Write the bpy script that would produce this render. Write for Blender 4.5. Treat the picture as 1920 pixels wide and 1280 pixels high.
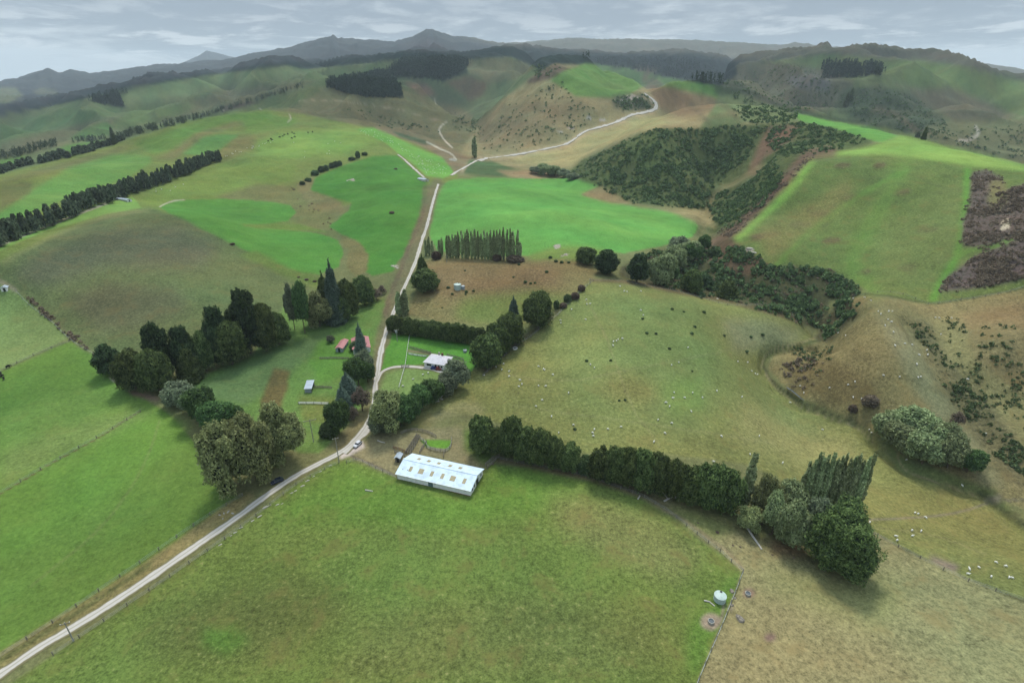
import bpy, bmesh, math, random
import numpy as np
from mathutils import Vector, Matrix
R = math.radians
sc = bpy.context.scene
for o in list(bpy.data.objects): bpy.data.objects.remove(o)
# ------------------------------------------------------------ camera
H, FPX, PITCH = 120.0, 1030.0, R(25.0)
CP, SP = math.cos(PITCH), math.sin(PITCH)
cam_d = bpy.data.cameras.new('camera'); cam = bpy.data.objects.new('camera', cam_d)
sc.collection.objects.link(cam); sc.camera = cam
cam.location = (0, 0, H); cam.rotation_euler = (R(90) - PITCH, 0, 0)
cam_d.sensor_width = 36; cam_d.lens = 36 * FPX / 1920; cam_d.clip_start = 1; cam_d.clip_end = 60000
# ------------------------------------------------------------ sky, sun, exposure
SUN_EL, SUN_AZ = R(58), R(4)          # azimuth from +Y (ahead of the camera) towards +X
w = bpy.data.worlds.new('World'); sc.world = w; w.use_nodes = True
nt = w.node_tree; nt.nodes.clear(); N = nt.nodes.new; L = nt.links.new
def mth(nt, op, a, b=None, c=None, clamp=False):
    n = nt.nodes.new('ShaderNodeMath'); n.operation = op; n.use_clamp = clamp
    for i, v in enumerate((a, b, c)):
        if v is None: continue
        if isinstance(v, (int, float)): n.inputs[i].default_value = v
        else: nt.links.new(v, n.inputs[i])
    return n.outputs[0]
def mixc(nt, f, a, b, mode='MIX'):
    n = nt.nodes.new('ShaderNodeMix'); n.data_type = 'RGBA'; n.blend_type = mode; n.clamp_factor = True
    for s, v in ((0, f), (6, a), (7, b)):
        if isinstance(v, (int, float)): n.inputs[s].default_value = v
        elif isinstance(v, (tuple, list)): n.inputs[s].default_value = (*v[:3], 1)
        else: nt.links.new(v, n.inputs[s])
    return n.outputs[2]
def noise(nt, vec, scale, detail=4, rough=.55, dist=0):
    n = nt.nodes.new('ShaderNodeTexNoise'); n.inputs['Scale'].default_value = scale
    n.inputs['Detail'].default_value = detail; n.inputs['Roughness'].default_value = rough
    n.inputs['Distortion'].default_value = dist
    if vec is not None: nt.links.new(vec, n.inputs['Vector'])
    return n.outputs['Fac']
def maprange(nt, v, a, b, c=0., d=1., smooth=True):
    n = nt.nodes.new('ShaderNodeMapRange'); n.interpolation_type = 'SMOOTHSTEP' if smooth else 'LINEAR'
    for i, x in enumerate((a, b, c, d)): n.inputs[i + 1].default_value = x
    nt.links.new(v, n.inputs[0]); return n.outputs[0]
tc = N('ShaderNodeTexCoord'); sep = N('ShaderNodeSeparateXYZ'); L(tc.outputs['Generated'], sep.inputs[0])
zc = mth(nt, 'MAXIMUM', sep.outputs[2], 0.0)
den = mth(nt, 'ADD', zc, 0.10)
cb = N('ShaderNodeCombineXYZ'); L(mth(nt, 'DIVIDE', sep.outputs[0], den), cb.inputs[0]); L(mth(nt, 'DIVIDE', sep.outputs[1], den), cb.inputs[1])
sky = N('ShaderNodeTexSky'); sky.sky_type = 'NISHITA'; sky.sun_disc = False
sky.sun_elevation = SUN_EL; sky.sun_rotation = SUN_AZ; sky.dust_density = 2
n_big = noise(nt, cb.outputs[0], .55, 8, .6, .3)
n_fin = noise(nt, cb.outputs[0], 1.5, 9, .62, .3)
n_hue = noise(nt, cb.outputs[0], .18, 3, .5, .2)
dens = mth(nt, 'ADD', mth(nt, 'MULTIPLY', n_big, .6), mth(nt, 'MULTIPLY', n_fin, .4))
shade = maprange(nt, mth(nt, 'ADD', dens, mth(nt, 'MULTIPLY', maprange(nt, zc, .012, .075), .13)), .49, .63)
ccol = mixc(nt, shade, (6.7, 7.4, 7.9), (2.7, 3.35, 4.1))
ccol = mixc(nt, mth(nt, 'MULTIPLY', maprange(nt, n_fin, .49, .62), maprange(nt, zc, .035, .11, 1., .25)), ccol, (7.8, 8.4, 8.8))
lowg = maprange(nt, zc, .0, .10, 1., 0.)
ccol = mixc(nt, mth(nt, 'MULTIPLY', lowg, .3), ccol, (5.0, 6.6, 7.7))
zen = maprange(nt, zc, .12, .8, 1., 2.7)
vm = N('ShaderNodeVectorMath'); vm.operation = 'SCALE'; L(ccol, vm.inputs[0]); L(zen, vm.inputs['Scale'])
skc = mixc(nt, .9, sky.outputs[0], vm.outputs[0])
bg = N('ShaderNodeBackground'); bg.inputs['Strength'].default_value = .1; L(skc, bg.inputs['Color'])
wo = N('ShaderNodeOutputWorld'); L(bg.outputs[0], wo.inputs['Surface'])
sd = bpy.data.lights.new('sun', 'SUN'); sd.energy = 2.9; sd.angle = R(14); sd.color = (1, .955, .87)
so = bpy.data.objects.new('sun', sd); sc.collection.objects.link(so)
sdir = Vector((math.sin(SUN_AZ) * math.cos(SUN_EL), math.cos(SUN_AZ) * math.cos(SUN_EL), math.sin(SUN_EL)))
so.rotation_euler = sdir.to_track_quat('Z', 'Y').to_euler()
sc.view_settings.view_transform = 'Standard'; sc.view_settings.look = 'None'
sc.view_settings.exposure = 0.32; sc.view_settings.gamma = 1
cy = sc.cycles; cy.max_bounces = 5; cy.diffuse_bounces = 2; cy.glossy_bounces = 2; cy.transmission_bounces = 2
cy.volume_bounces = 0; cy.transparent_max_bounces = 8; cy.use_denoising = True; cy.caustics_reflective = False; cy.caustics_refractive = False
KALB = .62
def lin(c): 
    c = np.asarray(c, float) / 255.
    return np.where(c <= .04045, c / 12.92, ((c + .055) / 1.055) ** 2.4)
def A(r, g, b, k=KALB): return tuple(float(x) * k for x in lin((r, g, b)))

# ------------------------------------------------------------ pixel rays of the photograph (1920 x 1280) <-> ground
def ray(px, py):
    dx = np.asarray(px, float) - 960; dy = np.asarray(py, float) - 640
    X = dx; Y = FPX * CP - dy * SP; Z = -FPX * SP - dy * CP
    h = np.hypot(X, Y); return np.arctan2(X, Y), Z / h
def proj(X, Y, Z):
    b = Y * CP - (Z - H) * SP; a = Y * SP + (Z - H) * CP
    b = np.where(b < 1, 1, b); return 960 + FPX * X / b, 640 - FPX * a / b
def hsh(ix, iy, s):
    h = (ix.astype(np.int64) * 374761393 + iy.astype(np.int64) * 668265263 + s * 1442695041) & 0x7fffffff
    h = ((h ^ (h >> 13)) * 1274126177) & 0x7fffffff; h = h ^ (h >> 16); return (h & 0xffff) / 65535. * 2 * np.pi
def pn(x, y, s=0):
    ix = np.floor(x); iy = np.floor(y); fx = x - ix; fy = y - iy; r = 0
    u = fx * fx * fx * (fx * (fx * 6 - 15) + 10); v = fy * fy * fy * (fy * (fy * 6 - 15) + 10)
    g = []
    for jx in (0, 1):
        for jy in (0, 1):
            a = hsh(ix + jx, iy + jy, s); g.append(np.cos(a) * (fx - jx) + np.sin(a) * (fy - jy))
    return ((g[0] * (1 - v) + g[1] * v) * (1 - u) + (g[2] * (1 - v) + g[3] * v) * u) * 1.5
def fbm(x, y, s=0, o=4, g=.5):
    t = 0; a = 1.
    for k in range(o): t = t + a * pn(x * 2 ** k + 17.3 * k, y * 2 ** k - 9.1 * k, s + k); a *= g
    return t
# ------------------------------------------------------------ terrain heights
# control points: photo x, photo y, height (m); 'd' entries give the distance instead
CT = [(0,1280,0),(480,1280,0),(960,1280,-1),(1440,1280,0),(1920,1280,2),(-300,1100,2),(2200,1100,0),(200,1000,1),(500,1050,0),(960,1050,0),(1300,1050,0),
(1700,1100,-1),(0,900,4),(300,850,3),(560,880,1),(640,850,1),(820,900,1),(960,860,1),(1200,920,0),(1400,980,-2),(1560,1050,-3),(1900,1060,-6),
(1620,940,-7),(1740,880,-12),(1500,745,-14),(1440,690,-12),(1530,630,-9),(1850,930,-14),(1910,990,-14),(1640,820,-13),(1560,770,-13),
(1350,800,0),(1100,760,4),(1250,680,8),(1100,640,10),(1110,530,18),(1300,565,13),(1450,610,4),(1400,720,-2),(1200,830,1),(900,760,2),(980,670,5),
(1610,565,17),(1560,620,6),(1650,650,13),(1560,700,-2),(1720,700,8),(1700,600,17),(1800,760,0),(1890,860,-5),(1770,650,7),(1860,740,-1),(1920,820,-3),(1880,640,16),(1920,560,20),(2100,560,28),(1800,580,14),
(1290,500,6),(1400,520,6),(1480,540,4),(1350,560,4),(1570,580,2),(1500,590,0),(1330,440,4),(1240,530,8),(1320,400,2),(1290,380,6),(1330,350,8),
(1380,450,22),(1450,500,14),(1540,500,14),(1620,540,12),(1740,568,15),(1500,400,32),(1600,420,31),(1700,420,36),(1850,450,38),(1480,330,52),(1560,292,62),(1640,272,70),(1750,300,67),(1850,330,60),(1920,400,47),(1920,345,60),(2100,400,60),
(820,345,15),(960,340,18),(1130,340,16),(1200,360,12),(1050,400,22),(900,410,18),(1130,470,15),(1250,450,10),(1300,420,8),(1310,400,6),
(900,590,5),(1090,520,18),(790,500,10),(860,535,14),(950,485,15),(1000,520,17),(820,680,3),(700,700,2),(750,560,8),(795,440,11),(740,620,5),(900,700,3),
(700,480,8),(720,400,17),(700,305,30),(640,345,17),(600,420,6),(560,365,11),(640,450,5),(690,520,6),(430,385,13),(560,465,7),(480,430,12),(620,500,5),(760,330,22),
(300,400,34),(430,415,22),(150,425,35),(0,490,32),(-150,520,32),(280,500,24),(120,520,22),(200,640,7),(400,600,9),(540,560,6),(0,700,5),(0,580,13),(100,640,8),(450,680,4),(600,720,2),(550,620,4),(650,620,4),
(230,390,27),(100,430,25),(0,455,24),(300,340,28),(400,302,33),(200,375,24),(0,420,30),(100,380,34),
(500,350,18),(400,350,22),(550,290,36),(450,290,38),(600,252,56),(700,245,56),(660,290,34),(840,318,16),(780,285,28),(850,300,14),(890,292,10),(930,300,10),
(350,262,50),(250,300,42),(150,330,40),(50,360,36),(430,225,64),(500,215,66),(560,222,62),
(1000,320,12),(1060,332,10),(1150,360,8),(1200,385,7),(1110,300,28),(1190,300,40),(1300,330,29),(1250,260,62),(1350,270,54),(1450,290,50),(1500,245,70),(1400,380,20),(1350,395,10),(1420,330,40),(1600,255,70),(1680,258,71)]
CD = [(0,328,1000,0),(100,303,1000,0),(200,277,1030,0),(300,242,1100,0),(700,243,980,0),
 (1700,256,760,0),(1800,283,720,0),(1920,313,650,0),(1500,222,1000,0),(1560,232,960,0),(1620,240,880,0)]
P_ = []
for x, y, z in CT:
    th, e = ray(x, y); P_.append((float(th), float((z - H) / e), z))
for x, y, d, _ in CD:
    th, e = ray(x, y); P_.append((float(th), d, H + float(e) * d))
for th, d, z in ((-.7,1350,10),(-.5,1350,10),(-.3,1400,30),(-.15,1400,30),(0,1300,15),(.15,1300,20),(.3,1500,5),(.45,1150,-5),(.6,1000,-10),(.75,900,0),
   (-.9,700,30),(.95,500,40),(-1.2,300,10),(1.2,300,10),(-1,60,0),(0,60,0),(1,60,0)): P_.append((th, d, z))
for th in np.linspace(-1, 1, 7):
    P_.append((th, 2600., 20.)); P_.append((th, 16000., 60.))
P_ = np.array(P_); TS = 1.6
cc = np.stack([P_[:, 0] * TS, np.log(P_[:, 1])], 1); q = P_[:, 2] / P_[:, 1]
def ker(d2): return .5 * d2 * np.log(d2 + 1e-12)
def pd2(a, b): return ((a[:, None, :] - b[None]) ** 2).sum(-1)
n = len(cc); Mx = np.zeros((n + 3, n + 3)); Mx[:n, :n] = ker(pd2(cc, cc)) + np.eye(n) * 6e-4
Mx[:n, n] = 1; Mx[:n, n + 1:] = cc; Mx[n, :n] = 1; Mx[n + 1:, :n] = cc.T
wt = np.linalg.solve(Mx, np.concatenate([q, np.zeros(3)]))
TH = np.concatenate([np.radians(np.arange(-180, -58, 6.)), np.radians(np.linspace(-57.5, 57.5, 1340)), np.radians(np.arange(60, 181, 6.))])
RS = np.concatenate([[1, 15, 30, 45], np.exp(np.linspace(np.log(55), np.log(3000), 830)), np.exp(np.linspace(np.log(3040), np.log(16000), 150))])
tc_ = np.linspace(-1.05, 1.05, 150); lc_ = np.linspace(np.log(50), np.log(16000), 230)
g = np.stack(np.meshgrid(tc_ * TS, lc_, indexing='ij'), -1).reshape(-1, 2)
qq = np.concatenate([ker(pd2(g[k:k + 4000], cc)) @ wt[:n] for k in range(0, len(g), 4000)]) + wt[n] + g @ wt[n + 1:]
qq = qq.reshape(150, 230)
def bil(arr, fi, fj):
    i = np.clip(np.floor(fi).astype(int), 0, arr.shape[0] - 2); j = np.clip(np.floor(fj).astype(int), 0, arr.shape[1] - 2)
    a = np.clip(fi - i, 0, 1); b = np.clip(fj - j, 0, 1)
    if arr.ndim == 3: a = a[..., None]; b = b[..., None]
    return (arr[i, j] * (1 - a) + arr[i + 1, j] * a) * (1 - b) + (arr[i, j + 1] * (1 - a) + arr[i + 1, j + 1] * a) * b
T2, R2 = np.meshgrid(TH, RS, indexing='ij')
base = bil(qq, (np.clip(T2, -1.05, 1.05) + 1.05) / 2.1 * 149, (np.log(np.maximum(R2, 50)) - lc_[0]) / (lc_[-1] - lc_[0]) * 229) * R2
base = np.where(R2 < 60, base * 0, base)
XX = R2 * np.sin(T2); YY = R2 * np.cos(T2)
# ridges: crest line in the photo, distance, front width, back width, foot height
RID = [
 ([(-300,240),(0,155),(60,139),(90,129),(112,137),(135,131),(170,139),(230,132),(290,123),(340,120),(420,112),(500,98),(545,92),(600,76),(616,74),(624,70),(634,75),(700,79),(740,83),(775,74),(800,60),(812,60),(850,72),(880,72),(930,81),(960,84),(1000,90),(1060,110)], 6800, 2600, 2500, 60, 0),
 ([(850,100),(900,86),(1000,80),(1080,76),(1130,79),(1200,78),(1280,77),(1380,82),(1470,88),(1490,83),(1540,90),(1620,97),(1700,109),(1800,122),(1850,122),(1920,133),(2200,180)], 8600, 3600, 2500, 60, 0),
 ([(300,135),(340,120),(372,106),(388,96),(405,100),(450,112),(520,125)], 12500, 2500, 1500, 60, 0),
 ([(-300,260),(0,214),(150,182),(300,152),(500,120),(560,117),(640,111),(740,103),(770,93),(795,84),(815,88),(840,97),(870,98),(960,86),(1000,88),(1050,94),(1100,97),(1160,102),(1260,96),(1300,98),(1380,112),(1420,125),(1500,150)], 4300, 1500, 1500, 20, 1),
 ([(-300,270),(0,216),(60,208),(150,188),(250,167),(340,151),(430,137),(540,125),(575,131),(640,124),(700,118),(780,111),(860,115),(900,112),(960,108),(990,118),(1010,130),(1040,170)], 2500, 1100, 900, 15, 1),
 ([(1300,260),(1340,200),(1362,140),(1385,124),(1420,118),(1470,112),(1540,102),(1620,103),(1700,113),(1800,124),(1920,152),(2200,230)], 2400, 1300, 900, -10, 1),
 ([(860,300),(900,240),(950,185),(990,150),(1015,130),(1050,121),(1100,120),(1160,127),(1250,146),(1330,159),(1400,173),(1425,188),(1450,203),(1480,220),(1520,260)], 1450, 640, 500, 10, 2),
 ([(380,235),(430,214),(500,192),(560,168),(610,160),(700,166),(760,172),(830,196),(880,220),(920,260)], 1650, 600, 500, 20, 2),
]
Zt = base
for pts, D, Wf, Wb, zf, kind in RID:
    p = np.array(pts, float); th, e = ray(p[:, 0], p[:, 1])
    tt = np.clip(T2, th[0], th[-1]); ee = np.interp(T2, th, e); fade = np.clip((T2 - th[0] + .12) / .12, 0, 1) * np.clip((th[-1] + .12 - T2) / .12, 0, 1)
    zc_ = H + ee * D
    wob = fbm(XX / (Wf * .9), YY / (Wf * .9), 40 + D % 97, 3) * Wf * .12
    f = np.clip((R2 + wob * (R2 < D) - (D - Wf)) / Wf, 0, 1); b = np.clip((D + Wb - R2) / Wb, 0, 1)
    s = np.where(R2 < D, np.sin(f * np.pi / 2) ** 1.5, b * b * (3 - 2 * b)) * fade
    lay = zf - 40 + (zc_ - zf + 40) * s
    k = (6. + D / 500) * np.clip(s * 4, .02, 1); m_ = (s > 0) & (np.abs(Zt - lay) < 12 * k)
    Zt = np.where(m_, k * np.logaddexp(np.where(m_, Zt / k, 0), np.where(m_, lay / k, 0)), np.where(s > 0, np.maximum(Zt, lay), Zt))
far = np.clip((R2 - 700) / 900, 0, 1); near = 1 - far
rough = fbm(XX / 38, YY / 38, 5, 4) * np.clip(R2 / 300, .25, 4.5) * .7
rid = -np.abs(fbm(XX / 420 + .3 * pn(XX / 600, YY / 600, 9), YY / 420, 11, 3, .38))
gul = (rid + .2) * far * np.clip(R2 / 1300, .3, 1.5) * 125 * np.clip((5200 - R2) / 2000, .25, 1)
und = fbm(XX / 110, YY / 110, 71, 3) * np.clip((R2 - 230) / 400, 0, 1) * 3.2 * np.clip((6000 - R2) / 4000, 0, 1)
Zt = Zt + rough + gul + und + fbm(XX / 120, YY / 120, 21, 2) * far * 5
# scrubby broken ground where the photo shows it is roughened below
E = (Zt - H) / R2
rmax = np.maximum.accumulate(E, axis=1)
hid = E < rmax - 1e-9
PX, PY = proj(XX, YY, H + rmax * R2)       # pixel of the crest for hidden ground, own pixel otherwise
jd0 = 22; jd1 = jd0 + 1340
thd = TH[21:21 + 1340]
i0 = int(np.argmin(np.abs(TH - R(-57.5)))); 
def zat(x, y):
    x = np.asarray(x, float); y = np.asarray(y, float)
    t = np.arctan2(x, y); r = np.hypot(x, y)
    return bil(Zt, np.interp(t, TH, np.arange(len(TH))), np.interp(r, RS, np.arange(len(RS))))
def P(px, py):
    th, e = ray(px, py); th = float(th); e = float(e)
    c = float(np.interp(th, TH, np.arange(len(TH)))); i = int(c); a = c - i
    col = E[i] * (1 - a) + E[min(i + 1, len(TH) - 1)] * a; col = col.copy(); col[:4] = -9
    j = int(np.argmax(col >= e))
    if col[j] < e: j = len(RS) - 1
    e0, e1 = col[j - 1], col[j]; t = 0 if e1 == e0 else np.clip((e - e0) / (e1 - e0), 0, 1)
    r = RS[j - 1] * (1 - t) + RS[j] * t
    x = r * math.sin(th); y = r * math.cos(th); return Vector((x, y, float(zat(x, y))))
def depth(v): return v.y * CP - (v.z - H) * SP
def hgt(v, pyt):                    # height of an upright thing on v whose top shows at photo row pyt
    a = v.y * SP + (v.z - H) * CP; b = depth(v); at = -(pyt - 640) / FPX
    return (at * b - a) / (CP + at * SP)

# the creek and gully beds are cut into the ground
def carve(pts, wdt, dep):
    global Zt, E
    q = np.array([P(*p)[:2] for p in pts]); lo = q.min(0) - 4 * wdt; hi = q.max(0) + 4 * wdt
    m = (XX > lo[0]) & (XX < hi[0]) & (YY > lo[1]) & (YY < hi[1]); x = XX[m]; y = YY[m]; d = np.full(x.shape, 1e9)
    x = x + 2.5 * pn(x / 9, y / 9, 61); y = y + 2.5 * pn(x / 9 + 40, y / 9, 62)
    for (ax, ay), (bx, by) in zip(q[:-1], q[1:]):
        l = (bx - ax) ** 2 + (by - ay) ** 2 + 1e-9; t = np.clip(((x - ax) * (bx - ax) + (y - ay) * (by - ay)) / l, 0, 1); d = np.minimum(d, np.hypot(x - ax - t * (bx - ax), y - ay - t * (by - ay)))
    Zt[m] -= dep * np.exp(-(d / wdt) ** 2)
carve([(1560,640),(1530,637),(1500,648),(1455,660),(1437,680),(1437,697),(1452,722),(1480,742),(1512,762),(1560,780),(1610,797),(1645,822)], 3.2, 3.4)
carve([(1645,822),(1700,880),(1780,905),(1855,932),(1885,960),(1925,995)], 3., 2.2)
carve([(1380,530),(1440,560),(1500,575),(1545,600),(1560,640)], 9, 5)
carve([(1600,570),(1585,600),(1550,628)], 5, 4)
carve([(1700,600),(1740,660),(1780,720),(1830,790),(1890,850),(1950,900)], 6, 3.5)
carve([(1440,300),(1400,345),(1345,362),(1325,395),(1325,430),(1340,470)], 9, 6)
E = (Zt - H) / R2; rmax = np.maximum.accumulate(E, axis=1); hid = E < rmax - 1e-9; PX, PY = proj(XX, YY, H + rmax * R2)
# ------------------------------------------------------------ ground colours: fields, pasture, scrub and soil (kept as colour attributes of the ground)
OX, OY, PW, PH = -200, 40, 2320, 1300
IMG = np.zeros((PH, PW, 5)); IMG[..., :3] = lin((118, 122, 80)); IMG[..., 3] = .3; IMG[..., 4] = .2
def blur(m, k):
    k = int(k)
    if k < 1: return m
    for _ in range(2):
        for ax in (0, 1):
            p = np.pad(m, [(k + 1, k) if a == ax else (0, 0) for a in (0, 1)], mode='edge'); c = np.cumsum(p, axis=ax)
            m = (c[2 * k + 1:] - c[:-2 * k - 1]) / (2 * k + 1) if ax == 0 else (c[:, 2 * k + 1:] - c[:, :-2 * k - 1]) / (2 * k + 1)
    return m
def adj(c):
    r, g, b = c; d = max(0, g - r - 20); return (r + .4 * d, g - .04 * d, b + .3 * max(0, g - b - 60))
def comp(m, x0, y0, col, dry, spk, amt):
    if col is not None: col = adj(col)
    v = IMG[y0:y0 + m.shape[0], x0:x0 + m.shape[1]]; m = (m * amt)[..., None]
    if col is not None: v[..., :3] += (lin(col) - v[..., :3]) * m
    if dry is not None: v[..., 3:4] += (dry - v[..., 3:4]) * m
    if spk is not None: v[..., 4:5] += (spk - v[..., 4:5]) * m
def inside(pts, gx, gy):
    m = np.zeros(gx.shape, bool); n = len(pts)
    for i in range(n):
        (x1, y1), (x2, y2) = pts[i], pts[(i + 1) % n]
        if y1 == y2: continue
        m ^= ((y1 > gy) != (y2 > gy)) & (gx < (x2 - x1) * (gy - y1) / (y2 - y1) + x1)
    return m
def smooth(pts, closed=True, it=2):
    p = [tuple(map(float, a)) for a in pts]
    for _ in range(it):
        q = []; n = len(p)
        if not closed: q.append(p[0])
        for i in range(n if closed else n - 1):
            a, b = p[i], p[(i + 1) % n]
            q += [(a[0] * .75 + b[0] * .25, a[1] * .75 + b[1] * .25), (a[0] * .25 + b[0] * .75, a[1] * .25 + b[1] * .75)]
        if not closed: q.append(p[-1])
        p = q
    return p
def fld(pts, col, f=1, dry=None, spk=None, amt=1, sm=0):
    if sm: pts = smooth(pts, True, sm)
    pts = [(x - OX, y - OY) for x, y in pts]; xs = [p[0] for p in pts]; ys = [p[1] for p in pts]; pad = int(3 * f + 3)
    x0 = int(max(0, min(xs) - pad)); x1 = int(min(PW, max(xs) + pad)); y0 = int(max(0, min(ys) - pad)); y1 = int(min(PH, max(ys) + pad))
    if x1 <= x0 or y1 <= y0: return
    gx, gy = np.meshgrid(np.arange(x0, x1) + .5, np.arange(y0, y1) + .5)
    comp(blur(inside(pts, gx, gy).astype(float), f), x0, y0, col, dry, spk, amt)
def lne(pts, col, w, f=0, amt=1, dry=None, spk=None, sm=1):
    if sm: pts = smooth(pts, False, sm)
    pts = [(x - OX, y - OY) for x, y in pts]; xs = [p[0] for p in pts]; ys = [p[1] for p in pts]; pad = int(w + 3 * f + 3)
    x0 = int(max(0, min(xs) - pad)); x1 = int(min(PW, max(xs) + pad)); y0 = int(max(0, min(ys) - pad)); y1 = int(min(PH, max(ys) + pad))
    if x1 <= x0 or y1 <= y0: return
    gx, gy = np.meshgrid(np.arange(x0, x1) + .5, np.arange(y0, y1) + .5); d = np.full(gx.shape, 1e9)
    for (ax, ay), (bx, by) in zip(pts[:-1], pts[1:]):
        l = (bx - ax) ** 2 + (by - ay) ** 2 + 1e-9; t = np.clip(((gx - ax) * (bx - ax) + (gy - ay) * (by - ay)) / l, 0, 1)
        d = np.minimum(d, np.hypot(gx - ax - t * (bx - ax), gy - ay - t * (by - ay)))
    comp(blur(np.clip(w / 2 + .5 - d, 0, 1), f), x0, y0, col, dry, spk, amt)
# far country
fld([(-200,40),(2120,40),(2120,260),(-200,260)], (74,82,84), 2, .1, .3)
fld([(-200,300),(-200,230),(0,214),(150,182),(300,152),(500,120),(640,111),(770,93),(800,84),(870,98),(960,86),(1050,94),(1160,102),(1300,98),(1420,125),(1400,180),(1000,180),(600,180),(0,300)], (46,62,58), 2, 0, .5)
fld([(860,70),(1940,70),(2120,160),(2120,240),(1920,160),(1700,112),(1540,103),(1400,116),(1300,100),(1160,100),(930,84)], (106,106,92), 3, .3, .4)
fld([(60,172),(80,165),(110,168),(105,177),(70,178)], (110,115,95), 1)
fld([(0,165),(30,165),(45,180),(10,195),(-20,190)], (120,128,100), 2)
fld([(800,75),(860,95),(750,90)], (98,92,92), 6)
# left green hills
fld([(-200,260),(0,216),(60,208),(150,188),(250,167),(340,151),(430,137),(540,125),(575,131),(640,124),(700,118),(780,111),(860,115),(960,108),(1010,130),(1010,240),(700,300),(0,400),(-200,400)], (108,124,84), 1, .35, .2)
fld([(0,235),(120,205),(230,205),(240,212),(150,235),(60,262),(0,262)], (92,126,78), 5)
fld([(0,268),(60,255),(180,230),(240,212),(330,205),(420,190),(400,205),(300,230),(200,255),(0,300)], (118,120,88), 5, .6)
fld([(165,190),(210,175),(240,172),(222,182),(235,198),(238,203),(205,198),(180,192)], (58,74,58), 1, 0, .8)
fld([(220,180),(250,168),(330,155),(430,140),(540,126),(560,135),(430,160),(330,180),(240,200)], (118,138,92), 4, .2)
fld([(400,175),(520,160),(600,150),(560,165),(440,200),(350,195)], (104,108,80), 4, .6, .5)
fld([(210,228),(260,200),(370,198),(350,210),(280,235),(215,245)], (104,128,76), 4)
fld([(130,262),(160,240),(200,228),(213,240),(206,255),(140,262)], (76,128,66), 2)
fld([(80,298),(125,272),(200,262),(200,272),(130,290),(90,305)], (88,136,68), 2)
fld([(0,300),(55,292),(50,310),(0,318)], (88,136,68), 2)
fld([(410,200),(480,190),(490,192),(420,212)], (88,84,72), 1)
fld([(560,135),(640,130),(720,128),(780,112),(720,140),(600,150)], (112,132,88), 3)
fld([(720,137),(752,115),(775,112),(865,112),(880,118),(862,138),(832,152),(806,148),(760,144),(733,143)], (48,64,56), 1, 0, .8)
fld([(806,148),(862,122),(872,115),(880,138),(832,154)], (54,70,56), 1, 0, .8)
fld([(872,115),(900,112),(950,108),(990,120),(1005,130),(960,150),(920,158),(882,140)], (116,118,86), 2, .5, .5)
fld([(835,155),(880,142),(915,158),(905,180),(880,190),(850,165)], (120,108,84), 3, .7, .3)
# brown hill country in the middle
fld([(440,212),(520,190),(580,170),(640,158),(700,160),(780,165),(840,190),(885,215),(900,290),(860,330),(800,300),(700,245),(560,215)], (126,124,86), 3, .7, .35)
fld([(430,213),(500,190),(560,172),(600,162),(600,175),(540,205),(500,208)], (104,118,74), 3, .4)
fld([(540,210),(600,190),(680,190),(760,215),(830,240),(880,262),(845,285),(760,262),(640,238)], (116,114,80), 5, .7, .45)
fld([(720,148),(800,148),(850,170),(880,200),(840,200),(780,175),(735,165)], (96,112,78), 4, .3, .3)
fld([(758,155),(800,158),(820,180),(790,180)], (126,104,84), 3, .6)
fld([(860,300),(890,240),(940,190),(990,150),(1040,121),(1160,126),(1330,159),(1425,188),(1480,215),(1460,240),(1330,300),(1130,310),(1000,320),(900,310)], (148,140,100), 2, .75, .4)
fld([(990,150),(1040,122),(1075,130),(1050,145),(990,158)], (104,92,76), 2, .5, .7)
fld([(1032,152),(1055,135),(1100,119),(1180,128),(1250,146),(1330,159),(1400,173),(1440,204),(1400,204),(1340,192),(1290,180),(1250,170),(1222,158),(1200,166),(1180,180),(1150,184),(1080,182),(1060,168)], (92,138,66), 2, .2, .1)
fld([(1195,142),(1235,148),(1245,158),(1215,160)], (124,116,84), 3, .5, .3)
fld([(1200,140),(1250,145),(1330,159),(1400,173),(1425,190),(1380,185),(1280,165)], (94,140,66), 1, .2, .1)
fld([(1150,180),(1215,178),(1225,200),(1200,212),(1150,205)], (92,98,74), 4, .3, 1)
fld([(1215,160),(1260,165),(1330,180),(1400,210),(1380,240),(1290,230),(1230,200)], (134,114,84), 4, .7, .5)
fld([(900,225),(1000,190),(1070,185),(1120,200),(1060,230),(980,270),(900,285)], (134,124,90), 8, .8, .6)
fld([(950,290),(1060,275),(1100,250),(1150,235),(1220,215),(1300,240),(1260,260),(1200,245),(1100,290),(1070,312),(970,305)], (164,158,108), 4, .6, .3)
fld([(1190,255),(1260,225),(1380,205),(1420,215),(1340,240),(1250,262)], (170,156,112), 5, .6, .3)
# right far hills
fld([(1300,260),(1340,200),(1362,140),(1420,118),(1540,103),(1700,113),(1800,124),(1920,152),(2120,200),(2120,340),(1800,290),(1600,250),(1400,230)], (114,128,84), 2, .4, .45)
fld([(1345,160),(1372,128),(1400,118),(1480,120),(1540,130),(1600,150),(1600,200),(1500,215),(1420,190)], (106,106,84), 3, .5, .8)
fld([(1470,145),(1520,140),(1560,150),(1555,170),(1490,165)], (118,118,112), 4, .2, .6)
fld([(1590,165),(1650,160),(1720,180),(1780,230),(1780,260),(1700,250),(1600,225),(1560,205)], (82,96,70), 4, .2, 1)
fld([(1450,125),(1550,104),(1620,104),(1540,112),(1460,122)], (98,122,80), 2)
fld([(1640,125),(1720,115),(1820,130),(1920,165),(2120,215),(2120,260),(1920,240),(1800,190),(1700,160)], (110,130,78), 6, .3, .3)
fld([(1690,170),(1780,165),(1850,190),(1910,225),(1800,235),(1740,200)], (110,108,84), 6, .5, .6)
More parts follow.
